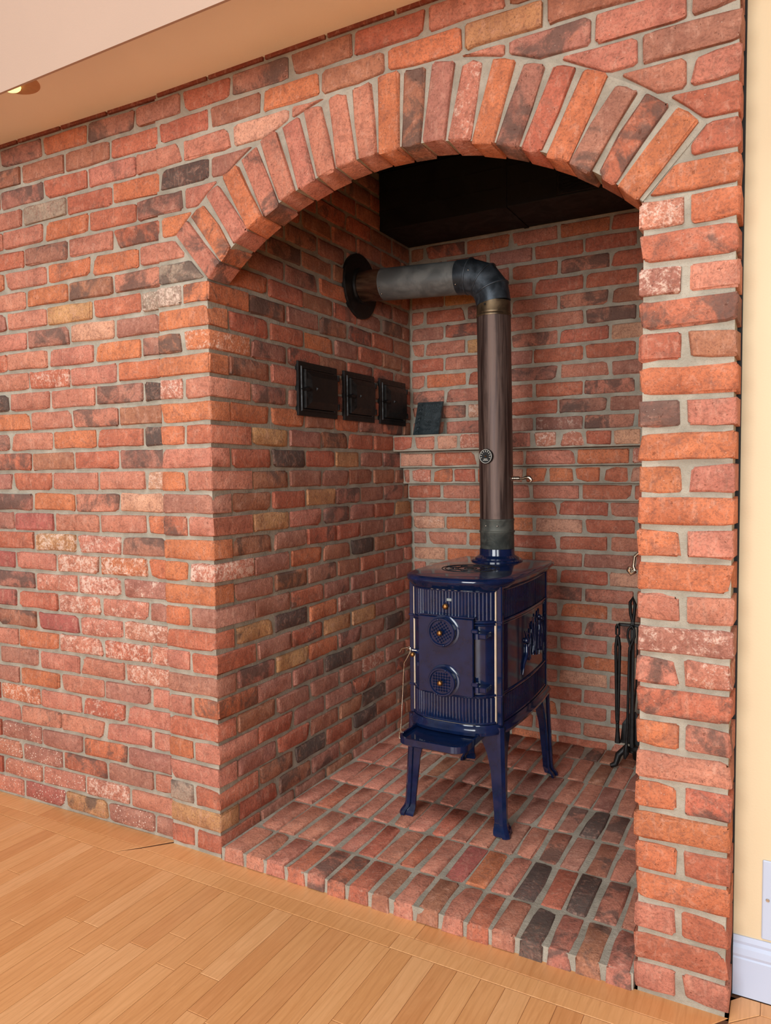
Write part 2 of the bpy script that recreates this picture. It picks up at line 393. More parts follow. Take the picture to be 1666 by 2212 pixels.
# ------------------------------------------------------------------ left brick wall (turned two degrees from the alcove front)
th = math.atan2(0.43, 12.05)
LA = Vector((math.cos(th), math.sin(th), 0)); LN = Vector((math.sin(th), -math.cos(th), 0))
LO = Vector((-2.95, 0.18, 0)); FL = (LO, LA, Z, LN)
mb = MB()
mb.prism([(-26, -0.08), (0.35, -0.08), (0.35, TOP), (-26, TOP)], (LO, LA, Z, LN), -2.6, -0.13)
wall_left = mb.build('wall_left', M_MORTAR, origin=LO)
tag(wall_left, 'long red brick wall left of the alcove with grey mortar and paint flecks', kind='structure')
ROWS_L = {
 0: 'ps cs yd ms m', 1: 'ps ps pw p', 2: 'ps ms rd m p', 3: 'ms m od m', 4: 'p pd p p p', 5: 'ow p rw p', 6: 'm o p m p', 7: 'm p p pw',
 8: 'p o pw rw pw', 9: 'bd c pw pw', 10: 'cd r pw pw m', 11: 'md pw pw mw', 12: 'c p pw ow o', 13: 'r yw pw md', 14: 'md c p p od', 15: 'md o pd l',
 16: 'm r p p lw', 17: 'rd b r md', 18: 'md p o r kd', 19: 'o p pd b', 20: 'kd p p md kd', 21: 'p rw p o', 22: 'r p p o md', 23: 'p md l m',
 24: 'm p y r gw', 25: 'p o bd pd', 26: 'o p o o p', 27: 'r md p rd', 28: 'p p o r md', 29: 'p g r o', 30: 'p md r p p', 31: 'bd b b r', 32: 'md md o md m'}
for k in range(0, 33):
    codes = ROWS_L[k].split()
    top = min(k+1, TOP)
    if k % 2:
        js = [-14.8, -11.75, -8.72, -5.73, -2.95] if k < 25 else [-14.75, -11.7, -8.66, -5.67, -2.75]
    else:
        js = [-16.3, -13.25, -10.2, -7.15, -4.12, -2.95]
    js = [x + (R.uniform(-.06, .06) if i < len(js)-1 else 0) for i, x in enumerate(js)]
    n = len(js)-1
    while len(codes) < n: codes.insert(0, 'p')
    if k >= 26 and k % 2 == 0: n -= 1           # the brick over the turn belongs to the front wall
    for i in range(n):
        u0, u1 = js[i]+2.95+J, js[i+1]+2.95-(J if i < len(js)-2 else 0.02)
        brick(wall_left, FL, u0, u1, k+J, top-J, 0.9, codes[i], jit=1.2)
    # the courses go on to the left, beyond the frame
mbx = MB()
for k in range(0, 33):
    x = (-14.8 if k % 2 else -16.3) + 2.95
    while x > -24:
        mbx.prism([(x-2.95, k+J), (x-J, k+J), (x-J, k+1-J), (x-2.95, k+1-J)], FL, -0.5, 0.0); x -= 3.03
o = mbx.build('brick_run', M_BRICK, wall_left, color=srgb(176, 92, 72)[:3]+(0.5,)); tag(o, kind='stuff')
mbx = MB()
for k in (33,):
    x = -24.0
    while x < -0.3: mbx.prism([(x, 33.06), (x+2.9, 33.06), (x+2.9, 33.2), (x, 33.2)], FL, -0.5, 0.0); x += 3.03
tag(mbx.build('brick_sliver', M_BRICK, wall_left, color=srgb(140, 70, 54)[:3]+(0.4,)), kind='stuff')

# ------------------------------------------------------------------ brick front of the alcove: quoin, pier, arch, spandrel
FF = (Vector((0,0,0)), X, Z, -Y)
mb = MB()
mb.box(-2.92, -0.10, 0.10, 1.30, -0.08, 25.0); mb.box(W+0.10, XO-0.10, 0.10, 1.30, -0.08, 25.0)
na = 28; al = math.asin((W/2)/R1)
arcp = [(ACX + (R1+.10)*math.sin(-al + 2*al*i/na), ACZ + (R1+.10)*math.cos(-al + 2*al*i/na)) for i in range(na+1)]
# spandrel above the arch as strips between arc and ceiling
lt = [(-2.92, 25.0)] + [(arcp[0][0], 25.0)] + arcp[1:-1] + [(arcp[-1][0], 25.0), (XO-0.10, 25.0)]
for i in range(len(lt)-1):
    (xa, za), (xb, zb) = lt[i], lt[i+1]
    mb.prism([(xa, za), (xb, zb), (xb, TOP), (xa, TOP)], FF, -1.30, -0.20)
wall_front = mb.build('wall_front', M_MORTAR, origin=(8.6, 0.7, 0))
tag(wall_front, 'red brick front of the stove alcove with arch, corner quoin and right pier', kind='structure')
QUOIN = {0: 'r r', 1: 'y', 2: 'gd r', 3: 'p', 4: 'o p', 5: 'r', 6: 'p od', 7: 'm', 8: 'p r', 9: 'r', 10: 'o m', 11: 'o', 12: 'o pw', 13: 'o', 14: 'rd p', 15: 'm',
         16: 'o p', 17: 'p', 18: 'o r', 19: 'o', 20: 'pw p', 21: 'o', 22: 'bd ow', 23: 'o', 24: 'gw od'}
PIER = {0: 'p p', 1: 'r', 2: 'p r', 3: 'o', 4: 'o r', 5: 'o', 6: 'o rd', 7: 'p', 8: 'o pd', 9: 'rd', 10: 'pd pw', 11: 'mw', 12: 'p p', 13: 'o', 14: 'o p', 15: 'o',
        16: 'od p', 17: 'o', 18: 'md p', 19: 'o', 20: 'r b', 21: 'rd', 22: 'mw p', 23: 'rd', 24: 'pw o'}
for k in range(25):
    q = QUOIN[k].split(); p = PIER[k].split()
    if k % 2:
        brick(wall_front, FF, -2.93, 0.0, k+J, k+1-J, 1.20, q[0]); brick(wall_front, FF, W, XO, k+J, k+1-J, 1.28, p[0], jit=1.4)
    else:
        brick(wall_front, FF, -2.93, -1.50-J, k+J, k+1-J, 1.20, q[0]); brick(wall_front, FF, -1.50+J, 0.0, k+J, k+1-J, 2.66, q[1])
        m1 = W + 1.32 + R.uniform(-.06, .06)
        brick(wall_front, FF, W, m1-0.10, k+J, k+1-J, 1.28, p[0], jit=1.4); brick(wall_front, FF, m1+0.10, XO, k+J, k+1-J, 1.28, p[1], jit=1.4)
ROWS_S = {25: 'gd p p p p p p p o', 26: 'g p p p p p p p p p', 27: 'o p p p p p p p p o', 28: 'md p p p p p p p p m', 29: 'kd m p p p p p p p m', 30: 'p p o p p p d p m', 31: 'r b o b o y b b', 32: 'm r md b r p b p b'}
EV = [-4.2, -1.35, 1.38, 4.3, 7.2, 10.2, 13.1, 15.92, 18.72, XO]; OD = [-2.75, 0.15, 2.9, 5.7, 8.55, 11.55, 14.4, 17.33, XO]
SPC = {(25, 0): 'gd', (25, 8): 'o', (26, 0): 'p', (26, 9): 'p', (27, 0): 'o', (27, 8): 'o', (28, 0): 'md', (28, 1): 'p', (28, 8): 'p', (28, 9): 'm',
       (29, 0): 'kd', (29, 1): 'm', (29, 6): 'p', (29, 7): 'm', (30, 0): 'p', (30, 1): 'p', (30, 2): 'l', (30, 3): 'p', (30, 5): 'p', (30, 6): 'md', (30, 7): 'p', (30, 8): 'm',
       (31, 0): 'r', (31, 1): 'b', (31, 2): 'o', (31, 3): 'b', (31, 4): 'o', (31, 5): 'y', (31, 6): 'b', (31, 7): 'p',
       (32, 0): 'm', (32, 1): 'r', (32, 2): 'md', (32, 3): 'b', (32, 4): 'r', (32, 5): 'p', (32, 6): 'b', (32, 7): 'p', (32, 8): 'b'}
for k in range(25, 33):
    js = OD if k % 2 else EV
    for i in range(len(js)-1):
        u0, u1 = js[i]+J, js[i+1]-(J if i < len(js)-2 else 0.0)
        if k == 25 and u0 < 0: u0 = -2.93
        if k in (26,) and i == 0: u0 = -4.05
        v0, v1 = k+J, k+1-J
        pr = -0.12 + 0.09*min(1, max(0, (u0+3)/17))
        poly = [(u0, v0), (u1, v0), (u1, v1), (u0, v1)]
        dmin = min(math.hypot(max(u0-ACX, 0, ACX-u1), max(v0-ACZ, 0, ACZ-v1)), 99)
        code = SPC.get((k, i), rnd('p r m o'))
        if dmin >= R2 + 0.10:
            brick(wall_front, FF, u0, u1, v0, v1, 0.9, code, proud=pr)
            continue
        # cut the brick back to the arch ring along the tangent nearest to what is left of it
        pts = [(u0+(u1-u0)*a/12, v0+(v1-v0)*b/6) for a in range(13) for b in range(7)]
        sg = -1 if (u0+u1)/2 < ACX else 1
        sk = (sg*math.cos(al), -math.sin(al))                  # outward normal of the skewback
        cu, cv = (u0 if sg < 0 else u1)-ACX, v0-ACZ
        if k < 27 and cu*sk[0] + cv*sk[1] > 0.3:
            poly = clip(poly, (ACX+sk[0]*0.12, ACZ+sk[1]*0.12), sk)
            if len(poly) >= 3 and area2(poly) > 0.10: poly_brick(wall_front, FF, poly, 0.9, code, proud=pr)
            continue
        out = [q for q in pts if math.hypot(q[0]-ACX, q[1]-ACZ) > R2+0.12]
        if len(out) < 8: continue
        mx, mz = sum(q[0] for q in out)/len(out)-ACX, sum(q[1] for q in out)/len(out)-ACZ
        L = math.hypot(mx, mz); nx, nz = mx/L, mz/L
        poly = clip(poly, (ACX+nx*(R2+0.12), ACZ+nz*(R2+0.12)), (nx, nz))
        if len(poly) < 3 or area2(poly) < 0.12: continue
        poly_brick(wall_front, FF, poly, 0.9, code, proud=pr)
mbx = MB(); x = -2.7
while x < XO-2: mbx.prism([(x, 33.06), (x+2.8, 33.06), (x+2.8, 33.2), (x, 33.2)], FF, -0.7, -0.1); x += 2.93
tag(mbx.build('brick_sliver', M_BRICK, wall_front, color=srgb(140, 70, 54)[:3]+(0.4,)), kind='stuff')
# arch ring
mb = MB(); N2 = 40
def arcpt(rad, t, y): return (ACX + rad*math.sin(t), y, ACZ + rad*math.cos(t))
al2 = al + 0.004
ri = [[arcpt(R1+.09, -al2+2*al2*i/N2, 0.15), arcpt(R2+.06, -al2+2*al2*i/N2, 0.17), arcpt(R2+.06, -al2+2*al2*i/N2, 1.36), arcpt(R1+.09, -al2+2*al2*i/N2, 1.36)] for i in range(N2+1)]
mb.rings(ri)
arch = mb.build('arch', M_MORTAR, wall_front)
tag(arch, 'segmental arch of bricks on end over the alcove')
VC = 'pd od p o pd p p p p p o bd m pw o md r o md rd o'.split()
nv = len(VC); step = 2*al/nv
for i in range(nv):
    t = -al + step*(i+0.5)
    rad = Vector((math.sin(t), 0, math.cos(t))); tan = Vector((math.cos(t), 0, -math.sin(t)))
    fr = (Vector((ACX, 0, ACZ)), tan, rad, -Y)
    hw = step*(R1)/2 - 0.045
    brick(arch, fr, -hw, hw, R1 + R.uniform(-.05, .03), R2 - 0.02 + R.uniform(-.05, .06), 1.36, VC[i], jit=1.5, proud=0.01, rough=1.1)

# ------------------------------------------------------------------ alcove: side, back, far side, hearth
FS = (Vector((0,0,0)), Y, Z, X)
mb = MB().box(-1.6, -0.10, 1.25, D+1.0, -0.08, 34.4)
wall_as = mb.build('wall_alcove_left', M_MORTAR, origin=(0, 9, 0)); tag(wall_as, 'shaded brick side wall of the alcove holding three iron doors', kind='structure')
SE = [0, 2.73, 5.53, 8.42, 11.2, 13.96, 16.6, 18.9]; SO = [0, 1.27, 4.18, 7.0, 9.79, 12.33, 15.18, 17.75, 18.9]
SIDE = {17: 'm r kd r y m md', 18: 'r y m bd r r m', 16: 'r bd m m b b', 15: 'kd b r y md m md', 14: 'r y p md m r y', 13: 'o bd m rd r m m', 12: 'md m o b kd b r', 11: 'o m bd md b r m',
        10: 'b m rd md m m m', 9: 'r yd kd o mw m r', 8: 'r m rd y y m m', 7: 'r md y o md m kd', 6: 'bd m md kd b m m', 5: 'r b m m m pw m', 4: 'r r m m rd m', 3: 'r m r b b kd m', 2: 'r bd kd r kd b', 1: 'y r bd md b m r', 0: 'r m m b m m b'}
for k in range(0, 34):
    js = SE if k % 2 == 0 else SO
    codes = SIDE.get(k, '').split()
    for i in range(len(js)-1):
        y0 = js[i] + (J if i else 0.0) + (R.uniform(-.05, .05) if 0 < i else 0); y1 = js[i+1]-J
        code = codes[i] if i < len(codes) else rnd('r r b m m b o p rd md bd')
        if i == 0 and k < 25 and k % 2 == 0: continue       # the quoin brick turns the corner
        if i == 0 and k < 25: y0 = 1.20; continue
        if k >= 25 and i == 0: y0 = 1.38
        if y1 - y0 < 0.2: continue
        brick(wall_as, FS, y0, y1, k+J, k+1-J, 0.8, code, jit=1.3, rough=1.1)
FB = (Vector((0, D, 0)), X, Z, -Y)
mb = MB().box(-1.0, W+1.0, D+0.09, D+1.4, -0.08, 34.4)
# mortar behind the stepped shelf
for k, y in ((18, 16.28), (17, 17.15), (16, 17.6), (15, 18.28)):
    mb.box(0.0, W, y+0.09, D+0.3, k+0.02, k+0.99)
wall_ab = mb.build('wall_alcove_back', M_MORTAR, origin=(8.7, D, 0)); tag(wall_ab, 'brick back wall of the alcove with a stepped brick shelf', kind='structure')
BE = [0.0, 1.03, 3.85, 6.7, 9.62, 12.55, 15.45, W]; BO = [0.0, 2.36, 5.25, 8.13, 11.09, 14.02, 16.9, W]
STEPY = {18: 16.28, 17: 17.15, 16: 17.6, 15: 18.28}
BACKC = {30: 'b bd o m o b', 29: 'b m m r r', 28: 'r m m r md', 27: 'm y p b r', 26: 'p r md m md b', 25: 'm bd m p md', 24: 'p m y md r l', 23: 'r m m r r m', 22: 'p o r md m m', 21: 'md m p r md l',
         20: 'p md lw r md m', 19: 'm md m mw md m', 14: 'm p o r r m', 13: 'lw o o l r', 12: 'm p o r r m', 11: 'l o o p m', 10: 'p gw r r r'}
for k in range(0, 34):
    y = STEPY.get(k, D); fr = (Vector((0, y, 0)), X, Z, -Y)
    if k in (18, 16):                                       # headers
        js = [0.0]; x = 1.43 if k == 18 else 0.55
        while x < W-0.4: js.append(x); x += 1.48
        js.append(W)
    else: js = BE if k % 2 == 0 else BO
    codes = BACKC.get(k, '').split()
    for i in range(len(js)-1):
        u0 = js[i]+J+(R.uniform(-.06, .06) if i else 0); u1 = js[i+1]-J
        if u1-u0 < 0.25: continue
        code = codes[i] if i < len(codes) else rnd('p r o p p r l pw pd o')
        if R.random() < 0.6: code = {'m': 'p', 'md': 'pd', 'b': 'r', 'bd': 'rd', 'mw': 'pw'}.get(code, code)  # pool and swaps favour lighter tones to offset the dim alcove light
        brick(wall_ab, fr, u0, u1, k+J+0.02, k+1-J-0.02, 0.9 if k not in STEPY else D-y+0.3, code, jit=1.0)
mb = MB().box(W+0.10, W+1.4, 1.25, D+1.0, -0.08, 34.4)
wall_ar = mb.build('wall_alcove_right', M_MORTAR, origin=(W, 9, 0)); tag(wall_ar, 'brick side wall of the alcove behind the right pier', kind='structure')
mbx = MB(); FR_ = (Vector((W, 0, 0)), Y, Z, -X)
for k in range(0, 34):
    js = SE if k % 2 == 0 else SO
    for i in range(len(js)-1):
        a0, a1 = max(js[i]+J, 1.36), js[i+1]-J
        if a1 > a0+0.2: mbx.prism([(a0, k+J), (a1, k+J), (a1, k+1-J), (a0, k+1-J)], FR_, -0.5, 0.0)
o = mbx.build('brick_run', M_BRICK, wall_ar, color=srgb(160, 84, 66)[:3]+(0.45,)); tag(o, kind='stuff')
# alcove lid
MB().box(-1.0, W+1.0, 1.0, D+1.0, 34.4, 34.7).build('ceiling_alcove', M_HOOD)
tag(bpy.data.objects['ceiling_alcove'], 'black closed top of the alcove', kind='structure')
# hearth
HZ = 0.55
mb = MB().box(0.02, W-0.02, 0.02, D, -0.5, HZ-0.07)
hearth = mb.build('hearth', M_MORTAR, origin=(8.7, 9, 0)); tag(hearth, 'raised brick hearth floor of the alcove laid in straight rows', kind='structure')
FH = (Vector((0, 0, HZ)), X, Y, Z)
HY = [-0.06, 2.20, 5.16, 8.08, 10.93, 13.85, 16.80, D]
HX = [0.12, 1.34, 2.38, 3.49, 4.51, 5.48, 6.46, 7.52, 8.44, 9.43, 10.48, 11.49, 12.47, 13.45, 14.43, 15.42, 16.42, W+0.02]
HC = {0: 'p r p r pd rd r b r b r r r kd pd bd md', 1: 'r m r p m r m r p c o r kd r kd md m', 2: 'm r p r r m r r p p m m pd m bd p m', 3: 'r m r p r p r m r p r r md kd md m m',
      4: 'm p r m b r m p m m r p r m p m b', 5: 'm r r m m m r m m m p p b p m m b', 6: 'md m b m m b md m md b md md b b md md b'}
for rI in range(7):
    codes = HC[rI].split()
    for i in range(17):
        codes[i] = {'r': rnd('r p m p p'), 'm': rnd('m p p'), 'md': rnd('md pd')}.get(codes[i], codes[i])  # dustier tones, plus lighter ones to make up for dim light
        s = (R.uniform(-.06, .06) if rI else 0); x0, x1 = HX[i]+0.085+s, HX[i+1]-0.085+s
        y0, y1 = HY[rI]+(0.08 if rI else 0), HY[rI+1]-0.08
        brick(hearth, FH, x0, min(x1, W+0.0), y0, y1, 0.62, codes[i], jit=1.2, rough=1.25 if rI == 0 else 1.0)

# ------------------------------------------------------------------ wood floor
FZ = -0.08
mb = MB().box(-30, 72, -100, 1.2, FZ-0.6, FZ-0.02); mb.box(W, 34, 0.0, 1.6, FZ-0.6, FZ-0.02)
floor = mb.build('floor', plain('floor_gap', (92, 56, 30), 0.8), origin=(0, -10, FZ)); tag(floor, 'honey coloured maple strip floor with a two board border along the brick', kind='structure')
def wcol():
    k = R.choice(((228,166,110), (224,162,106), (232,172,116), (220,156,100), (226,164,108), (234,176,122), (218,154,100)))
    c = srgb(*k); return (c[0], c[1], c[2], 1)
def plank(poly, name='plank'):
    fr = (Vector((0, 0, FZ)), X, Y, Z)
    n = len(poly); cx = sum(p[0] for p in poly)/n; cy = sum(p[1] for p in poly)/n
    def ring(sh, d):
        out = []
        for i in range(n):
            p = Vector(poly[i]); a = Vector(poly[i-1]) - p; b = Vector(poly[(i+1) % n]) - p
            a.normalize(); b.normalize(); bis = (a+b); sn = abs(a.x*b.y-a.y*b.x)
            q = p + bis*(sh/max(sn, .2)); out.append(Vector((q.x, q.y, FZ+d)))
        return out
    mbp = MB().rings([ring(0, -0.3), ring(0, -0.012), ring(0.02, 0.0)])
    return mbp.build(name, M_WOOD, floor, color=wcol(), origin=(cx, cy, FZ))
PW = 0.853; g = 0.006
field = MB(); x = 9.39 - PW*46
while x < 71:
    ytop = -1.79
    if -15.3 < x < 19.5:
        y = ytop; first = True
        while y > -13.5:
            L = R.uniform(3.0, 6.5) if first else R.uniform(5, 12); first = False
            plank([(x+g, y-L+g), (x+PW-g, y-L+g), (x+PW-g, y-g), (x+g, y-g)]); y -= L
    else: y = ytop
    while y > -99:
        L = R.uniform(14, 26); field.box(x+g, x+PW-g, y-L+g, y-g, FZ-0.3, FZ); y -= L
    x += PW
tag(field.build('plank_field', M_WOOD, floor, color=srgb(222, 164, 108)[:3]+(1,), origin=(0, -20, FZ)), kind='stuff')
# border boards: two rows, mitred where the wall turns and at the pier
def lw(X_): return 0.24 + (X_+2.95)*math.tan(th)            # foot of the left wall
b1 = 1.0
plank([(-3.9, -0.93), (9.9, -0.93), (9.9, 0.12), (-2.95, 0.12)], 'border_board')
plank([(9.912, -0.93), (19.3, -0.93), (20.15, 0.12), (9.912, 0.12)], 'border_board')
plank([(-4.85, -1.78), (1.0, -1.78), (1.0, -0.942), (-3.91, -0.942)], 'border_board')
plank([(1.012, -1.78), (9.3, -1.78), (9.3, -0.942), (1.012, -0.942)], 'border_board')
plank([(9.312, -1.78), (18.45, -1.78), (19.29, -0.942), (9.312, -0.942)], 'border_board')
yl = lambda X_, d: lw(X_) - d
plank([(-11.0, yl(-11, b1)), (-3.93, yl(-3.93, b1)), (-2.965, yl(-2.965, -.08)), (-11.0, yl(-11, -.08))], 'border_board')
plank([(-20.0, yl(-20, b1)), (-11.012, yl(-11, b1)), (-11.012, yl(-11, -.08)), (-20.0, yl(-20, -.08))], 'border_board')
plank([(-12.6, -1.78), (-4.87, -1.78), (-3.94, yl(-3.94, b1)-0.012), (-12.6, yl(-12.6, b1)-0.012)], 'border_board')
plank([(-24.0, -1.78), (-12.612, -1.78), (-12.612, yl(-12.6, b1)-0.012), (-24.0, yl(-24, b1)-0.012)], 'border_board')
plank([(20.17, -0.08), (21.0, 0.70), (21.0, 1.32), (20.45, 1.32), (20.17, 1.0)], 'border_board')
plank([(21.012, 0.70), (71, 0.70), (71, 1.32), (21.012, 1.32)], 'border_board')
plank([(19.31, -0.93), (21.012, 0.69), (71, 0.69), (71, -1.0), (20, -1.0)], 'border_board')
plank([(18.48, -1.77), (71, -1.77), (71, -1.01), (19.3, -1.01)], 'border_board')

# ------------------------------------------------------------------ ceiling, fascia, right wall, room behind
cl = MB().box(-30, 72, -4.62, 1.3, TOP, TOP+0.5); c_ = cl.build('ceiling', M_CEIL); tag(c_, 'lowered ceiling strip, paint lightened against shade, over the brick wall', kind='structure')
fs = MB().box(-30, 72, -4.72, -4.62, 32.06, 74.5); c_ = fs.build('trim_1', M_PEACH); tag(c_, 'peach painted plaster fascia hanging below the ceiling strip', kind='structure')
mb = MB().box(XO+0.02, 72, 1.48, 2.2, -0.3, 74.5); c_ = mb.build('wall_right', M_YELLOW); tag(c_, 'smooth pale yellow painted wall right of the brick pier', kind='structure')
gap = MB().box(XO-0.25, XO+0.035, 1.30, 1.62, -0.2, TOP); c_ = gap.build('gap_shade', M_BLACK); tag(c_, 'black strip painting the shadow gap between brick pier and yellow wall', kind='structure')  # black box stands in for the shade in the gap
prof = [(1.48, -0.06), (1.33, -0.06), (1.33, 1.15), (1.36, 1.20), (1.33, 1.30), (1.36, 1.50), (1.42, 1.60), (1.40, 1.70), (1.44, 1.86), (1.48, 1.86)]
bb = MB().rings([[(x, p[0], p[1]) for p in prof] for x in (XO+0.04, 72)]); c_ = bb.build('baseboard_right', M_WHITE); tag(c_, 'tall white moulded baseboard below the yellow wall', kind='structure')
rm = MB().box(-30, 72, -100.6, -100.0, -0.3, 6.0); rm.box(-30, 72, -100.6, -100.0, 68, 74.5)
for a, b in ((-30, -12.5), (28.0, 44.5)): rm.box(a, b, -100.6, -100.0, 6.0, 68)
c_ = rm.build('wall_back', M_ROOM); tag(c_, 'painted room wall with windows behind the viewer', kind='structure')
c_ = MB().box(-30.6, -30, -100, 1.3, -0.3, 74.5).build('wall_room_left', M_ROOM); tag(c_, 'painted room wall on the far left', kind='structure')
c_ = MB().box(72, 72.6, -100, 2.2, -0.3, 74.5).build('wall_room_right', M_ROOM); tag(c_, 'painted room wall on the far right', kind='structure')
c_ = MB().box(-30, 72, -100.6, -4.72, 74.5, 75).build('ceiling_room', M_ROOM); tag(c_, 'painted ceiling of the room', kind='structure')

# ------------------------------------------------------------------ black hood over the back of the alcove
hood = empty('flue_hood', (8.7, 17, 31)); tag(hood, 'black sheet metal hood under the top of the alcove', 'hood')
MB().box(-0.05, 7.66, 15.0, D-0.05, 31.03, 34.35, 0.03).build('panel', M_HOOD, hood)
MB().box(7.80, W, 15.0, D-0.05, 31.03, 34.35, 0.03).build('panel', M_HOOD, hood)
MB().box(7.60, 7.86, 14.94, D-0.05, 30.98, 34.35).build('seam_strip', M_HOOD, hood)
for z in (32.15, 33.2): MB().box(-0.05, W, 14.97, 15.02, z-0.025, z+0.025).build('fold_line', M_IRON, hood)
gr = MB().box(10.6, 13.4, 14.90, 15.02, 31.12, 33.0, 0.02).build('grille', M_IRON, hood)
for i in range(9): MB().box(10.72, 13.28, 14.80, 14.92, 31.25+i*0.19, 31.33+i*0.19).build('louvre', M_IRON, gr)

# ------------------------------------------------------------------ wood stove
SX = 8.25
stove = empty('wood_stove', (SX, 10, HZ)); tag(stove, 'dark blue enamelled cast iron wood stove on four tall legs', 'stove')
def plan(off=0.0, nf=28, ns=18, corr=0.0, nfl=0):
    """closed plan outline of the stove, counter-clockwise from the front left corner"""
    P = []
    for i in range(nf+1):
        t = -1 + 2*i/nf; P.append(Vector((SX + (2.06+off*0.9)*t, 6.72 - (0.80+off)*(1-abs(t)**3.4)**0.8 - 0.0*off)))
    for i in range(1, ns+1):
        s = i/ns; P.append(Vector((SX + 2.16+off + 0.20*(1-(2*s-1)**2), 6.85-off*0.6 + (13.55+off-6.85+off*0.6)*s)))
    for i in range(0, ns):
        s = 1 - i/ns; P.append(Vector((SX - 2.16-off - 0.20*(1-(2*s-1)**2), 6.85-off*0.6 + (13.55+off-6.85+off*0.6)*s)))
    return P
def ringz(P, z): return [(p.x, p.y, z) for p in P]
body = MB().rings([ringz(plan(0), 5.5), ringz(plan(0), 11.6)]).build('body', M_ENAMEL, stove, True, 30)
mb = MB().rings([ringz(plan(o_), z) for o_, z in ((0.02, 11.50), (0.16, 11.58), (0.22, 11.68), (0.36, 11.80), (0.40, 11.90), (0.36, 12.00), (0.26, 12.06), (0.10, 12.09))])
top_plate = mb.build('top_plate', M_ENAMEL, stove, True, 40)
for rr in (1.38, 1.22, 0.72, 0.62, 0.30):
    MB().tube([(SX-0.15 + rr*math.cos(a*math.pi/24), 9.0 + rr*math.sin(a*math.pi/24), 12.09) for a in range(49)], 0.022, 6).build('groove_ring', M_BLACK, top_plate, True)
for q in range(8):
    a = q*math.pi/4; MB().tube([(SX-0.15+0.82*math.cos(a-.22), 9+0.82*math.sin(a-.22), 12.092), (SX-0.15+1.08*math.cos(a), 9+1.08*math.sin(a), 12.092), (SX-0.15+0.82*math.cos(a+.22), 9+0.82*math.sin(a+.22), 12.092)], 0.025, 6).build('petal_groove', M_BLACK, top_plate, True)
MB().lathe((SX-0.15, 9.0, 12.08), Z, ((0.16, 0), (0.16, 0.03)), 12).build('lid_hole', M_BLACK, top_plate)
def fluted(name, z0, z1, side):
    P = []
    if side == 0:
        n = 26*6
        for i in range(n+1):
            t = -0.965 + 1.93*i/n; o_ = 0.045*abs(math.sin(math.pi*i/6))
            P.append((SX + 2.06*t, 6.72 - 0.80*(1-abs(t)**3.4)**0.8 - 0.015 - o_))
    else:
        n = 36*6
        for i in range(n+1):
            s = 0.03+0.94*i/n; o_ = 0.035*abs(math.sin(math.pi*i/6))
            P.append((SX + side*(2.16 + 0.20*(1-(2*s-1)**2) + 0.012 + o_), 6.85 + 6.7*s))
    m_ = MB().rings([[(p[0], p[1], z0) for p in P], [(p[0], p[1], z1) for p in P]], False, False, False)
    if side == -1: m_.f = [q[::-1] for q in m_.f]
    return m_.build(name, M_ENAMEL, stove)
for sd in (0, 1, -1):
    fluted('fluted_band', 10.22, 11.46, sd); fluted('fluted_band', 5.58, 6.74, sd)
def mould(z, rad, side):
    if side == 0: pts = [(SX + 2.06*t, 6.72 - 0.80*(1-abs(t)**3.4)**0.8 - 0.02, z) for t in [-0.97+1.94*i/30 for i in range(31)]]
    else: pts = [(SX + side*(2.18 + 0.20*(1-(2*s-1)**2)), 6.85+6.7*s, z) for s in [i/16 for i in range(17)]]
    MB().tube(pts, rad, 8).build('moulding', M_ENAMEL, stove, True)
for sd in (0, 1, -1):
    for z, q in ((10.12, 0.075), (10.0, 0.045), (6.84, 0.065), (11.48, 0.04), (5.60, 0.06)): mould(z, q, sd)
for sx in (-1, 1):
    for yy in (6.74, 13.45):
        p_ = MB().box(SX+sx*2.16-0.13, SX+sx*2.16+0.13, yy-0.12, yy+0.16, 5.45, 11.72, 0.05).build('corner_post', M_ENAMEL, stove)
        for z in (6.8, 10.1): MB().box(SX+sx*2.16-0.15, SX+sx*2.16+0.15, yy-0.14, yy+0.18, z-0.05, z+0.05, 0.02).build('post_band', M_ENAMEL, p_)
    MB().box(SX+sx*1.985-0.055, SX+sx*1.985+0.055, 6.56, 6.70, 5.55, 11.5, 0.02).build('cement_seam', M_CEMENT, stove)
MB().tube([(SX + 2.0*t, 6.72 - 0.80*(1-abs(t)**3.4)**0.8 - 0.03, 11.52+0.008*((i*7) % 3)) for i, t in enumerate([-0.97+1.94*i/40 for i in range(41)])], 0.022, 6).build('cement_line', M_CEMENT, stove, True)
MB().tube([(SX + 2.0*t, 6.72 - 0.80*(1-abs(t)**3.4)**0.8 - 0.03, 5.53) for t in [-0.97+1.94*i/40 for i in range(41)]], 0.018, 6).build('cement_line', M_CEMENT, stove, True)
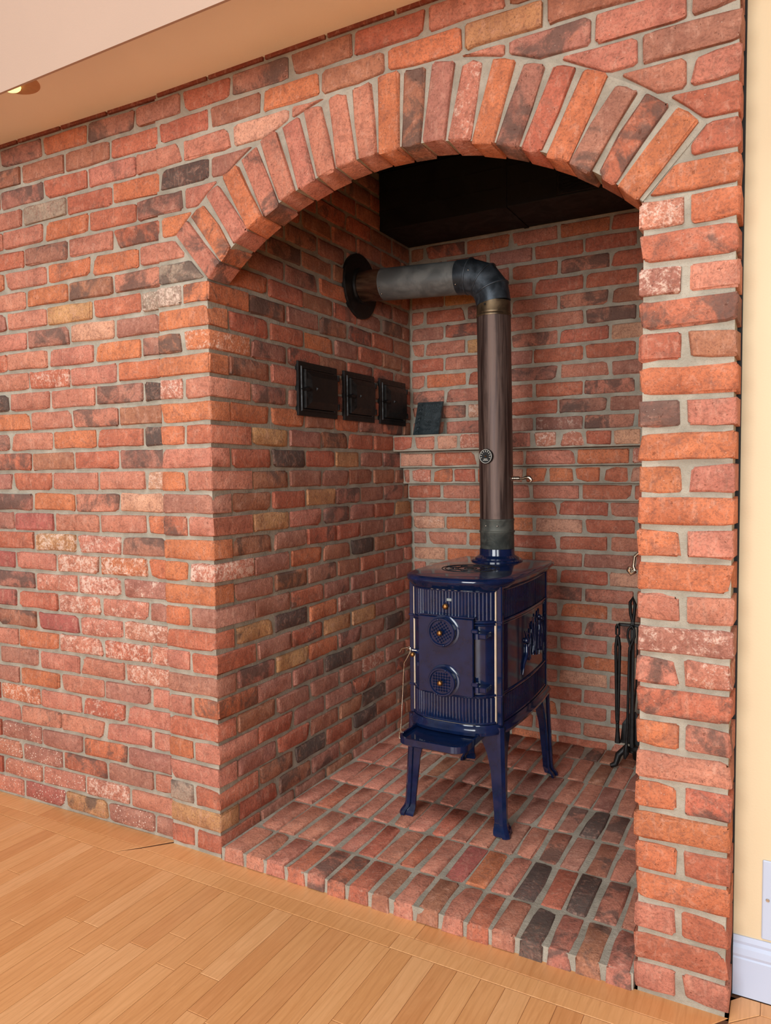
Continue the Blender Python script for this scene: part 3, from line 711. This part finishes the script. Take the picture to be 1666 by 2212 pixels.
# door
DX0, DX1, DY, DZ0, DZ1 = 6.90, 9.56, 5.66, 6.86, 10.32
door = MB().box(DX0, DX1, DY, DY+0.16, DZ0, DZ1, 0.035).build('door', M_ENAMEL, stove)
MB().box(DX0+0.06, DX1-0.06, DY+0.16, 6.2, DZ0+0.06, DZ1-0.06).build('door_flange', M_BLACK, door)
MB().box(DX0-0.02, DX1+0.04, DY+0.02, 6.15, DZ1+0.015, DZ1+0.09, 0.02).build('door_lip', M_ENAMEL, door)
VX = 8.17
for vz, rotv in ((9.70, 0.6), (7.47, 0.0)):
    MB().lathe((VX+0.02, DY+0.02, vz), -Y, ((0.74, 0), (0.73, 0.05), (0.66, 0.07)), 36).build('vent_seat', M_ENAMEL, door, True, 40)
    vn = MB().lathe((VX, DY-0.02, vz), -Y, ((0.60, 0), (0.62, 0.05), (0.62, 0.20), (0.65, 0.22), (0.65, 0.27), (0.62, 0.31), (0.56, 0.31), (0.52, 0.25)), 40).build('air_vent', M_ENAMEL, door, True, 35)
    st = MB(); yv = DY-0.02-0.25
    for i in range(-4, 5):
        for j in range(-4, 5):
            px, pz = i*0.124, j*0.124
            if math.hypot(px, pz) > 0.46: continue
            qx, qz = px*math.cos(rotv)-pz*math.sin(rotv), px*math.sin(rotv)+pz*math.cos(rotv); h_ = 0.062
            c4 = [(qx+h_*math.cos(rotv+k_*math.pi/2), qz+h_*math.sin(rotv+k_*math.pi/2)) for k_ in range(4)]
            st.add([(VX+a_, yv, vz+b_) for a_, b_ in c4] + [(VX+qx, yv-0.085, vz+qz)], [(1, 0, 4), (2, 1, 4), (3, 2, 4), (0, 3, 4)])
    st.build('diamond_studs', M_ENAMEL, vn)
    MB().lathe((VX, yv, vz), -Y, ((0.05, 0), (0.05, 0.12), (0.10, 0.14), (0.125, 0.20), (0.10, 0.27), (0.04, 0.29)), 16).build('brass_knob', M_BRASS, vn, True, 60)
    for a_ in (rotv+1.2, rotv+1.2+math.pi): MB().ball((VX+0.58*math.cos(a_), yv-0.06, vz+0.58*math.sin(a_)), 0.055, 8, 5).build('stop_pin', M_ENAMEL, vn, True, 60)
for hz in (9.72, 7.36):
    h_ = MB().box(DX1-0.06, DX1+0.26, DY-0.10, DY+0.10, hz+0.02, hz+0.20, 0.04).build('hinge', M_ENAMEL, stove)
    MB().lathe((DX1+0.20, DY+0.0, hz-0.22), Z, ((0.13, 0), (0.13, 0.24), (0.11, 0.26)), 14).build('hinge_pin', M_ENAMEL, h_, True, 40)
    MB().box(DX1+0.16, DX1+0.62, DY-0.06, 6.30, hz-0.20, hz+0.02, 0.03).build('hinge_bracket', M_ENAMEL, h_)
lk = MB().box(DX0-0.34, DX0+0.02, DY+0.02, DY+0.26, 8.50, 8.72, 0.04).build('door_latch', M_ENAMEL, stove)
MB().tube([(5.97, 5.62, 8.52), (6.08, 5.62, 8.70), (6.35, 5.62, 8.78), (6.62, 5.64, 8.68), (6.80, 5.70, 8.66)], 0.032, 8).build('latch_lever', M_STEEL, lk, True, 60)
MB().lathe((DX0-0.22, DY+0.02, 8.52), -Y, ((0.05, 0), (0.05, .10), (0.11, 0.12), (0.12, 0.2), (0.05, 0.27)), 14).build('brass_knob', M_BRASS, lk, True, 60)
MB().box(DX0-0.12, DX0+0.03, DY+0.05, DY+0.3, 7.94, 8.16, 0.03).build('latch_catch', M_ENAMEL, stove)
MB().lathe((SX-0.02, 5.93, 10.80), -Y, ((0.05, 0), (0.05, 0.12), (0.10, 0.14), (0.14, 0.22), (0.11, 0.31), (0.04, 0.34)), 16).build('brass_knob', M_BRASS, stove, True, 60)
MB().box(SX-0.02, SX+0.22, 5.84, 5.87, 11.02, 11.15, 0.015).build('worn_patch', M_SILVER, stove)
# raised scene on the right and left panel: people with branches, as loose rods
for sd in (1,):
    def sp(y_, z_, o_=0.05): s = (y_-6.85)/6.7; return (SX + sd*(2.16+0.20*(1-(2*s-1)**2)+o_), y_, z_)
    fig = MB().tube([sp(9.2, 7.15), sp(9.35, 7.6), sp(9.75, 8.0), sp(9.75, 8.5)], [0.03, 0.07, 0.11, 0.09], 8).ball(sp(9.72, 8.68), 0.14, 8, 6)
    fig.build('relief_figure', M_ENAMEL, stove, True, 60)
    fig = MB().tube([sp(11.9, 7.8), sp(11.7, 8.4), sp(11.9, 8.9), sp(11.85, 9.3)], [0.05, 0.08, 0.12, 0.08], 8).ball(sp(11.85, 9.45), 0.13, 8, 6)
    fig.build('relief_figure', M_ENAMEL, stove, True, 60)
    fig = MB().tube([sp(12.5, 7.6), sp(12.4, 8.2), sp(12.55, 8.7), sp(12.45, 9.1)], [0.05, 0.08, 0.12, 0.08], 8).ball(sp(12.45, 9.25), 0.12, 8, 6)
    fig.build('relief_figure', M_ENAMEL, stove, True, 60)
    rb = R
    for q in range(13):
        y_ = 9.9 + q*0.22 + rb.uniform(-.1, .1); z_ = 7.5 + rb.uniform(0, .5)
        MB().tube([sp(y_, z_), sp(y_+rb.uniform(-.25, .25), z_+0.6), sp(y_+rb.uniform(-.4, .4), z_+1.1+rb.uniform(0, .6))], [0.045, 0.05, 0.02], 6).build('relief_branch', M_ENAMEL, stove, True, 60)
    for q in range(16):
        y_, z_ = rb.uniform(10.2, 12.2), rb.uniform(9.0, 9.85)
        MB().ball(sp(y_, z_, 0.02), rb.uniform(.07, .13), 8, 5, (0.35, 1, 1.4)).build('relief_leaf', M_ENAMEL, stove, True, 60)
# stand: flange, legs, ash lip
mb = MB().rings([ringz(plan(o_), z) for o_, z in ((0.10, 5.06), (0.22, 5.10), (0.26, 5.25), (0.20, 5.36), (0.14, 5.42), (0.10, 5.54))])
mb.build('stand_rim', M_ENAMEL, stove, True, 40)
for sx in (-1, 1):
    for sy in (-1, 1):
        cx_ = SX + sx*2.28; cy_ = 6.62 if sy < 0 else 13.78
        lv = [(5.40, 1.05, 0.0), (5.08, 1.08, 0.0), (4.75, 1.02, 0.01), (4.45, 0.86, 0.02), (4.1, 0.72, 0.03), (3.4, 0.58, 0.06), (2.4, 0.52, 0.10), (1.5, 0.47, 0.14), (1.12, 0.47, 0.16), (0.95, 0.52, 0.20), (0.80, 0.62, 0.30), (0.68, 0.66, 0.36), (0.565, 0.64, 0.37)]
        rg = []
        for z, a_, off in lv:
            t_ = 0.17
            L6 = [(off, off), (off-a_, off), (off-a_, off-t_*0.6), (off-t_-0.05, off-t_-0.05), (off-t_*0.6, off-a_), (off, off-a_), (off+0.06, off-0.10), (off+0.08, off+0.08), (off-0.10, off+0.06)]
            L6 = [L6[5], (off, off-.25), (off+.09, off-.21), (off+.09, off-.05), (off-.05, off+.09), (off-.21, off+.09), (off-.25, off), L6[1], L6[2], L6[3], L6[4]]
            rg.append([(cx_ + sx*p[0], cy_ + sy*p[1], z) for p in L6])
        m_ = MB().rings(rg[::-1])
        if sx*sy < 0: m_.f = [q[::-1] for q in m_.f]
        m_.build('leg', M_ENAMEL, stove, True, 30)
TX0, TX1, TY0, TY1, TZ = 6.55, 9.76, 4.02, 6.62, 5.18
def rrect(x0, x1, y0, y1, r, z, n=6):
    P = []
    for cx_, cy_, a0 in ((x1-r, y0+r, -90), (x1-0.05, y1-0.05, 0), (x0+0.05, y1-0.05, 90), (x0+r, y0+r, 180)):
        rr = r if cy_ < (y0+y1)/2 else 0.05
        for i in range(n+1):
            a = math.radians(a0 + 90*i/n); P.append((cx_+rr*math.cos(a), cy_+rr*math.sin(a), z))
    return P
tr = MB().rings([rrect(TX0+.12, TX1-.12, TY0+.12, TY1, .55, TZ-.36), rrect(TX0, TX1, TY0, TY1, .6, TZ-.28), rrect(TX0, TX1, TY0, TY1, .6, TZ), rrect(TX0+.09, TX1-.09, TY0+.09, TY1-.05, .55, TZ+.01), rrect(TX0+.13, TX1-.13, TY0+.13, TY1-.08, .52, TZ-.14)])
tr.build('ash_lip', M_ENAMEL, stove, True, 35)
# flue collar
MB().lathe((8.17, 12.48, 12.08), Z, ((1.34, 0), (1.34, 0.06), (1.26, 0.12), (1.16, 0.12), (1.14, 0.20), (1.02, 0.26), (0.93, 0.32), (0.91, 0.40), (0.90, 0.66)), 40).build('flue_collar', M_ENAMEL, stove, True, 35)

# ------------------------------------------------------------------ wire poker hanging from the latch
MB().tube([(6.40, 5.50, 8.66), (6.50, 5.50, 8.86), (6.58, 5.52, 8.82), (6.56, 5.52, 8.62), (6.40, 5.52, 8.32), (6.24, 5.54, 8.08), (6.18, 5.56, 7.4), (6.06, 5.56, 5.5), (6.01, 5.56, 4.95), (6.06, 5.56, 4.65), (6.02, 5.56, 4.45), (5.93, 5.56, 4.55), (5.94, 5.56, 4.8), (6.01, 5.56, 4.97)], 0.030, 8).build('wire_poker', M_STEEL, None, True, 60)
tag(bpy.data.objects['wire_poker'], 'thin bent steel wire hook hanging from the stove door latch', 'poker')

# ------------------------------------------------------------------ stove pipe
pipe = empty('stove_pipe', (8.17, 12.48, 12.7)); tag(pipe, 'brown and grey metal stove pipe rising and turning into the left wall', 'stove pipe')
PYv = 12.48
def px_(z): return 8.19 + (8.02-8.19)*(z-12.5)/(25.3-12.5)
sl = MB().rings([[(px_(z)+r_*math.cos(2*math.pi*i/36), PYv+r_*math.sin(2*math.pi*i/36), z) for i in range(36)] for r_, z in ((.87, 12.745), (.88, 12.76), (.88, 13.55), (.92, 13.60), (.92, 13.66), (.88, 13.70), (.88, 14.18), (.91, 14.22), (.91, 14.28), (.87, 14.3))]).build('sleeve', M_SLEEVE, pipe, True, 40)
for a in (-1.9, -1.2): MB().ball((px_(14)+.89*math.cos(a), PYv+.89*math.sin(a), 13.95), 0.05, 8, 5).build('rivet', M_STEEL, sl, True, 60)
MB().rings([[(px_(z)+0.87*math.cos(2*math.pi*i/40), PYv+0.87*math.sin(2*math.pi*i/40), z) for i in range(40)] for z in (14.28, 18, 22, 24.72)]).build('vertical_pipe', M_PIPE, pipe, True, 40)
bd = MB().rings([[(px_(z)+r_*math.cos(2*math.pi*i/36), PYv+r_*math.sin(2*math.pi*i/36), z) for i in range(36)] for r_, z in ((.89, 24.66), (.90, 24.70), (.90, 24.76), (.87, 24.80), (.89, 24.86), (.87, 24.92), (.87, 25.42))]).build('band', M_BRASSBAND, pipe, True, 40)
MB().ball((px_(25)-.15, PYv-.87, 25.2), 0.055, 8, 5).build('rivet', M_IRON, bd, True, 60)
ep = [(6.10, PYv, 26.94), (6.72, PYv, 26.92), (7.48, PYv, 26.62), (7.90, PYv, 26.06), (8.02, PYv, 25.36)]
el = MB().tube(ep, 0.895, 36, True).build('elbow', M_ELBOW, pipe, True, 20)
for i in (1, 2, 3):
    p = Vector(ep[i]); t0 = (p-Vector(ep[i-1])).normalized(); t1 = (Vector(ep[i+1])-p).normalized(); nn = (t0+t1).normalized(); side = Vector((0, 1, 0)); up = nn.cross(side)
    k_ = 1/ t0.dot(nn)
    MB().tube([p + side*0.90*math.cos(2*math.pi*j/40) + up*0.90*k_*math.sin(2*math.pi*j/40) for j in range(41)], 0.045, 8).build('bead', M_ELBOW, el, True, 60)
for q in ((6.22, -0.75, -0.48), (6.98, -0.85, 0.12)): MB().ball((q[0], PYv+q[1], 26.9+q[2]), 0.05, 8, 5).build('rivet', M_STEEL, el, True, 60)
hz_ = lambda x: 27.25 - 0.32*x/6.2
gp = MB().rings([[(x, PYv+0.875*math.cos(2*math.pi*i/36), hz_(x)+0.875*math.sin(2*math.pi*i/36)) for i in range(36)] for x in (1.62, 6.14)]); gp.f = [q[::-1] for q in gp.f]
gpo = gp.build('horizontal_pipe', M_GREYPIPE, pipe, True, 40)
for q in ((1.75, -0.80, -0.36), (1.78, -0.60, -0.64)): MB().ball((q[0], PYv+q[1], hz_(1.7)+q[2]), 0.05, 8, 5).build('rivet', M_STEEL, gpo, True, 60)
gp = MB().rings([[(x, PYv+r_*math.cos(2*math.pi*i/36), hz_(x)+r_*math.sin(2*math.pi*i/36)) for i in range(36)] for x, r_ in ((0.0, .86), (0.25, .86), (1.66, .855))]); gp.f = [q[::-1] for q in gp.f]
gp.build('wall_end_pipe', M_HEAT, pipe, True, 40)
MB().lathe((0.0, PYv, 27.24), X, ((1.80, -0.04), (1.80, 0.12), (1.76, 0.16), (1.0, 0.18), (0.98, 0.30), (0.88, 0.30)), 48).build('wall_plate', M_IRON, pipe, True, 30)
# damper handle: nickel spring on a spindle
dm = MB().tube([(8.9, PYv-0.05, 16.38), (9.55, PYv-0.05, 16.36), (9.75, PYv-0.06, 16.42), (9.95, PYv-0.06, 16.42), (10.05, PYv-0.06, 16.28), (9.98, PYv-0.06, 16.18)], [0.05, 0.06, 0.09, 0.11, 0.10, 0.06], 10).build('damper_handle', M_STEEL, pipe, True, 60)
MB().lathe((8.95, PYv-0.05, 16.38), X, ((0.14, 0), (0.15, 0.04), (0.12, 0.08)), 16).build('washer', M_STEEL, dm, True, 40)
MB().tube([(9.03+0.045*i/8*1.0, PYv-0.05+0.09*math.cos(i*math.pi/4), 16.38+0.09*math.sin(i*math.pi/4)) for i in range(72)], 0.020, 6).build('spring', M_STEEL, dm, True, 60)
# thermometer on the pipe
gx, gz = 7.93, 17.52
an = Vector((-0.18, -0.98, 0)).normalized(); gc = Vector((px_(gz), PYv, gz)) + an*0.88
th_ = empty('pipe_thermometer', tuple(gc)); tag(th_, 'small round black dial thermometer with white rim on the pipe', 'thermometer')
MB().lathe(gc, an, ((0.37, 0), (0.38, 0.03), (0.38, 0.12), (0.35, 0.14), (0.33, 0.12)), 32).build('case', M_IRON, th_, True, 35)
ga = Vector((an.y, -an.x, 0)) * -1
if ga.x < 0: ga = -ga
gd = gc + an*0.145
MB().lathe(gd - an*0.015, an, ((0.345, 0), (0.345, 0.006)), 32).build('dial', M_DIAL, th_)
MB().tube([gd + ga*0.345*math.cos(j*math.pi/20) + Z*0.345*math.sin(j*math.pi/20) for j in range(41)], 0.014, 6).build('rim_line', M_INK, th_, True, 60)
for j in range(9):
    a = math.radians(-15 + 210*j/8); p0 = gd + (ga*math.cos(a) + Z*math.sin(a))*0.22; p1 = gd + (ga*math.cos(a) + Z*math.sin(a))*0.30
    MB().tube([p0, p1], 0.016, 4).build('scale_mark', M_INK, th_)
for z_, w_ in ((-0.14, 0.10), (-0.20, 0.15)): MB().tube([gd - ga*w_ + Z*z_, gd + ga*w_ + Z*z_], 0.016, 4).build('print_line', M_INK, th_)
MB().lathe(gd, an, ((0.05, 0), (0.03, 0.03)), 12).build('pivot', M_BRASS, th_)

# ------------------------------------------------------------------ three iron clean-out doors on the side wall
def cleanout(y0, y1, label):
    z0, z1 = 19.65, 22.34
    e = empty('cleanout_door', (0, (y0+y1)/2, z0)); tag(e, label, 'clean-out door', 'iron clean-out doors on the alcove side wall')
    def frm(ins, h0, h1, mat=M_IRON):
        return [[(h, y0+ins, z0+ins), (h, y1-ins, z0+ins), (h, y1-ins, z1-ins), (h, y0+ins, z1-ins)] for h in (h0, h1)]
    m_ = MB().rings([[(h, y0+i_, z0+i_), (h, y1-i_, z0+i_), (h, y1-i_, z1-i_), (h, y0+i_, z1-i_)] for h, i_ in ((-0.05, 0.0), (0.10, 0.0), (0.13, 0.03), (0.13, 0.22), (0.19, 0.25), (0.19, 0.34), (0.10, 0.38))])
    m_.build('frame', M_IRON, e)
    d_ = MB().rings([[(h, y0+i_, z0+i_*0.9), (h, y1-0.22-(i_-0.4)*0.55, z0+i_*0.9), (h, y1-0.22-(i_-0.4)*0.55, z1-i_*0.9), (h, y0+i_, z1-i_*0.9)] for h, i_ in ((0.08, 0.42), (0.26, 0.42), (0.30, 0.46), (0.30, 0.50), (0.44, 0.80))])
    dd = d_.build('door_panel', M_IRON, e)
    zc = (z0+z1)/2 + 0.02
    MB().rings([[(0.16, y0+0.18, zc-0.05), (0.16, y0+0.5, zc-0.18), (0.16, y0+0.72, zc-0.02), (0.16, y0+0.5, zc+0.10)], [(0.42, y0+0.24, zc-0.05), (0.46, y0+0.5, zc-0.14), (0.48, y0+0.66, zc-0.02), (0.46, y0+0.48, zc+0.06)]]).build('latch', M_IRON, dd)
    MB().add([(0.44, y0+1.15, zc+0.08), (0.44, y0+1.55, zc+0.0), (0.44, y0+1.15, zc-0.08), (0.54, y0+1.17, zc+0.02)], [(0, 2, 1), (0, 1, 3), (1, 2, 3), (2, 0, 3)]).build('pointer', M_IRON, dd)
    for hz2 in (z0+0.62, z1-0.55):
        MB().lathe((0.22, y1-0.06, hz2-0.15), Z, ((0.09, 0), (0.09, 0.3)), 10).build('hinge', M_IRON, e, True, 40)
cleanout(6.22, 9.82, 'black cast iron clean-out door nearest the room, farthest from the plaque')
cleanout(10.55, 13.88, 'black cast iron clean-out door in the middle of the row of three')
cleanout(14.55, 17.88, 'black cast iron clean-out door beside the back corner and the leaning plaque')

# ------------------------------------------------------------------ plaque leaning on the shelf
pq = empty('iron_plaque', (1.7, 17.2, 19.0)); tag(pq, 'dark cast plaque with embossed scroll and lines leaning on the brick shelf', 'plaque')
lean = math.radians(20); PA = X; PB = Vector((0, math.sin(lean), math.cos(lean))); PN = Vector((0, -math.cos(lean), math.sin(lean)))
PO = Vector((0.80, 17.62, 19.0)); FP = (PO, PA, PB, PN)
def onp(a, b, n=0.0): return PO + PA*a + PB*b + PN*n
MB().prism([(0, 0), (1.74, 0), (1.74, 2.22), (0, 2.22)], FP, 0.0, 0.12).build('slab', M_SLATE, pq)
MB().tube([onp(0.03, .03, .12), onp(1.71, .03, .12), onp(1.71, 2.19, .12), onp(.03, 2.19, .12), onp(0.03, .03, .12)], 0.03, 6).build('rim', M_SLATE, pq)
for i in range(7):
    c0 = 0.17 + i*0.30; s_ = 1 if i % 2 else -1
    MB().tube([onp(0.25 + s_*0.13*math.cos(q*0.55)*(1-q*0.05), c0 + 0.13*math.sin(q*0.55)*(1-q*0.05), .125) for q in range(13)], 0.036, 6).build('scroll', M_SLATE, pq, True, 60)
for i in range(11):
    b_ = 2.0 - i*0.095; x = 0.62
    mbl = MB()
    while x < 1.50 - (i % 3)*0.08: L = R.uniform(.05, .14); mbl.tube([onp(x, b_, .122), onp(x+L, b_, .122)], 0.024, 4); x += L+0.035
    mbl.build('embossed_line', M_SLATE, pq)
for b_ in (0.85, 0.60, 0.35): MB().tube([onp(0.75+0.05*q, b_+0.05*((q*5) % 3-1), .122) for q in range(9)], 0.026, 5).build('embossed_ornament', M_SLATE, pq)

# ------------------------------------------------------------------ fireplace tools
ts = empty('tool_stand', (14.25, 16.9, HZ)); tag(ts, 'black wrought iron stand holding fireplace tools beside the pier', 'tool stand')
TSX, TSY = 14.25, 16.9
MB().box(TSX-0.10, TSX+0.10, TSY-0.10, TSY+0.10, 1.35, 8.6, 0.02).build('pole', M_IRON, ts)
MB().tube([(TSX+0.02, TSY, 8.5), (TSX-0.12, TSY, 9.0), (TSX-0.14, TSY, 9.6), (TSX, TSY, 9.88), (TSX+0.12, TSY, 9.5), (TSX+0.06, TSY, 8.9), (TSX+0.02, TSY, 8.5)], 0.09, 8).build('handle_loop', M_IRON, ts, True, 60)
MB().box(TSX-0.75, TSX+0.9, TSY-0.07, TSY+0.07, 8.28, 8.44, 0.03).build('crossbar', M_IRON, ts)
for dx in (-0.72, 0.86): MB().tube([(TSX+dx, TSY, 8.36), (TSX+dx, TSY-0.12, 8.2), (TSX+dx, TSY-0.26, 8.22), (TSX+dx, TSY-0.30, 8.4)], 0.06, 8).build('hook', M_IRON, ts, True, 60)
MB().tube([(TSX, TSY-.06, 8.36), (TSX, TSY-.2, 8.2), (TSX, TSY-.32, 8.26), (TSX, TSY-.34, 8.42)], 0.045, 8).build('hook', M_IRON, ts, True, 60)
for dx, dy in ((-0.85, -0.45), (0.95, -0.35), (0.05, 1.0)):
    MB().tube([(TSX, TSY, 1.5), (TSX+dx*0.35, TSY+dy*0.35, 1.62), (TSX+dx*0.75, TSY+dy*0.75, 1.25), (TSX+dx*0.9, TSY+dy*0.9, 0.75), (TSX+dx*1.0, TSY+dy*1.0, 0.70), (TSX+dx*1.2, TSY+dy*1.2, 0.66)], [0.15, 0.19, 0.18, 0.15, 0.14, 0.10], 8).build('foot', M_IRON, ts, True, 60)
MB().lathe((TSX, TSY, 1.35), Z, ((0.12, 0), (0.22, 0.06), (0.22, 0.14), (0.1, 0.22)), 16).build('hub', M_IRON, ts, True, 40)
tg = empty('fire_tongs', (13.5, 16.58, 1.7)); tag(tg, 'black iron fire tongs hanging on the left hook of the tool stand', 'tongs')
tubeobj('loop', [(13.52, 16.6, 8.42), (13.44, 16.6, 8.28), (13.44, 16.6, 7.9), (13.52, 16.6, 7.72), (13.60, 16.6, 7.9), (13.60, 16.6, 8.28), (13.52, 16.6, 8.42)], 0.06, M_IRON, tg, 8)
tubeobj('arm', [(13.50, 16.58, 7.75), (13.44, 16.58, 7.2), (13.50, 16.58, 3.2), (13.56, 16.58, 2.9), (13.52, 16.58, 1.9)], [0.09, 0.09, 0.08, 0.09, 0.12], M_IRON, tg, 8)
tubeobj('arm', [(13.56, 16.58, 7.75), (13.64, 16.58, 7.2), (13.58, 16.58, 3.2), (13.54, 16.58, 2.9), (13.60, 16.58, 1.9)], [0.09, 0.09, 0.08, 0.09, 0.12], M_IRON, tg, 8)
MB().ball((13.55, 16.54, 3.05), 0.09, 10, 6).build('pivot', M_IRON, tg, True, 60)
pk = empty('fire_poker', (14.1, 16.5, 1.3)); tag(pk, 'black iron poker with a twisted eye hanging in front of the stand pole', 'poker')
tubeobj('eye', [(14.25, 16.56, 8.40), (14.10, 16.54, 8.2), (14.05, 16.52, 7.85), (14.15, 16.52, 7.5), (14.22, 16.5, 7.2), (14.16, 16.5, 7.0)], 0.065, M_IRON, pk, 8)
tubeobj('eye', [(14.25, 16.56, 8.40), (14.40, 16.54, 8.2), (14.42, 16.52, 7.85), (14.30, 16.52, 7.5), (14.16, 16.5, 7.2), (14.16, 16.5, 7.0)], 0.065, M_IRON, pk, 8)
tubeobj('rod', [(14.16, 16.5, 7.1), (14.10, 16.45, 3.0), (14.06, 16.4, 1.9)], 0.075, M_IRON, pk, 8)
tubeobj('tip', [(14.06, 16.4, 1.95), (14.05, 16.38, 1.5), (13.98, 16.36, 1.15)], [0.08, 0.17, 0.06], M_IRON, pk, 8)
sh = empty('fire_shovel', (14.2, 17.3, 1.6)); tag(sh, 'dark iron ash shovel hanging behind the stand pole', 'shovel')
tubeobj('rod', [(14.5, 17.1, 8.3), (14.4, 17.2, 5.0), (14.25, 17.3, 3.3)], 0.05, M_IRON, sh, 8)
MB().rings([[(14.25-0.12, 17.28, 3.5), (14.25+0.12, 17.28, 3.5), (14.25+.12, 17.36, 3.5), (14.25-.12, 17.36, 3.5)], [(14.2-0.52, 17.22, 2.8), (14.2+.52, 17.22, 2.8), (14.2+.52, 17.34, 2.8), (14.2-.52, 17.34, 2.8)], [(14.15-0.58, 17.2, 1.7), (14.15+.58, 17.2, 1.7), (14.15+.58, 17.30, 1.7), (14.15-.58, 17.30, 1.7)]]).build('pan', M_IRON, sh)
# handle sticking out from the hidden side wall, just seen past the pier
hk = empty('wall_hook', (17.0, 4.0, 13.2)); tag(hk, 'small steel hook sticking out behind the edge of the pier', 'hook')
MB().box(17.28, 17.40, 3.8, 4.2, 13.0, 14.0, 0.02).build('backplate', M_STEEL, hk)
tubeobj('rod', [(17.32, 4.0, 13.75), (16.75, 4.0, 13.75), (16.60, 4.0, 13.6), (16.56, 4.0, 13.25), (16.62, 4.0, 13.08)], 0.06, M_STEEL, hk, 8)
tubeobj('curl', [(16.62, 4.0, 13.08), (16.48, 4.0, 12.98), (16.40, 4.0, 13.08), (16.45, 4.0, 13.20)], 0.10, M_STEEL, hk, 8)

# ------------------------------------------------------------------ recessed light, wall plate
dl = empty('recessed_downlight', (-7.1, -3.55, TOP)); tag(dl, 'round recessed ceiling light glowing behind the fascia edge', 'ceiling light')
MB().lathe((-7.1, -3.55, TOP+0.01), -Z, ((1.0, 0), (1.0, 0.03), (0.97, 0.035)), 40).build('trim_disc', M_CAN, dl, True, 40)
MB().ball((-7.35, -3.55, TOP-0.10), 0.42, 20, 10, (1, 1, 0.5)).build('bulb', M_BULB, dl, True, 60)
pl = empty('wall_plate', (21.9, 1.45, 3.2)); tag(pl, 'white blank outlet plate on the yellow wall above the baseboard', 'wall plate')
MB().box(20.99, 22.8, 1.41, 1.49, 1.94, 4.50, 0.03).build('plate', M_PLATE, pl)
for z in (3.24,): MB().lathe((21.15, 1.41, z), -Y, ((0.06, 0), (0.05, 0.02)), 12).build('screw', M_STEEL, pl)
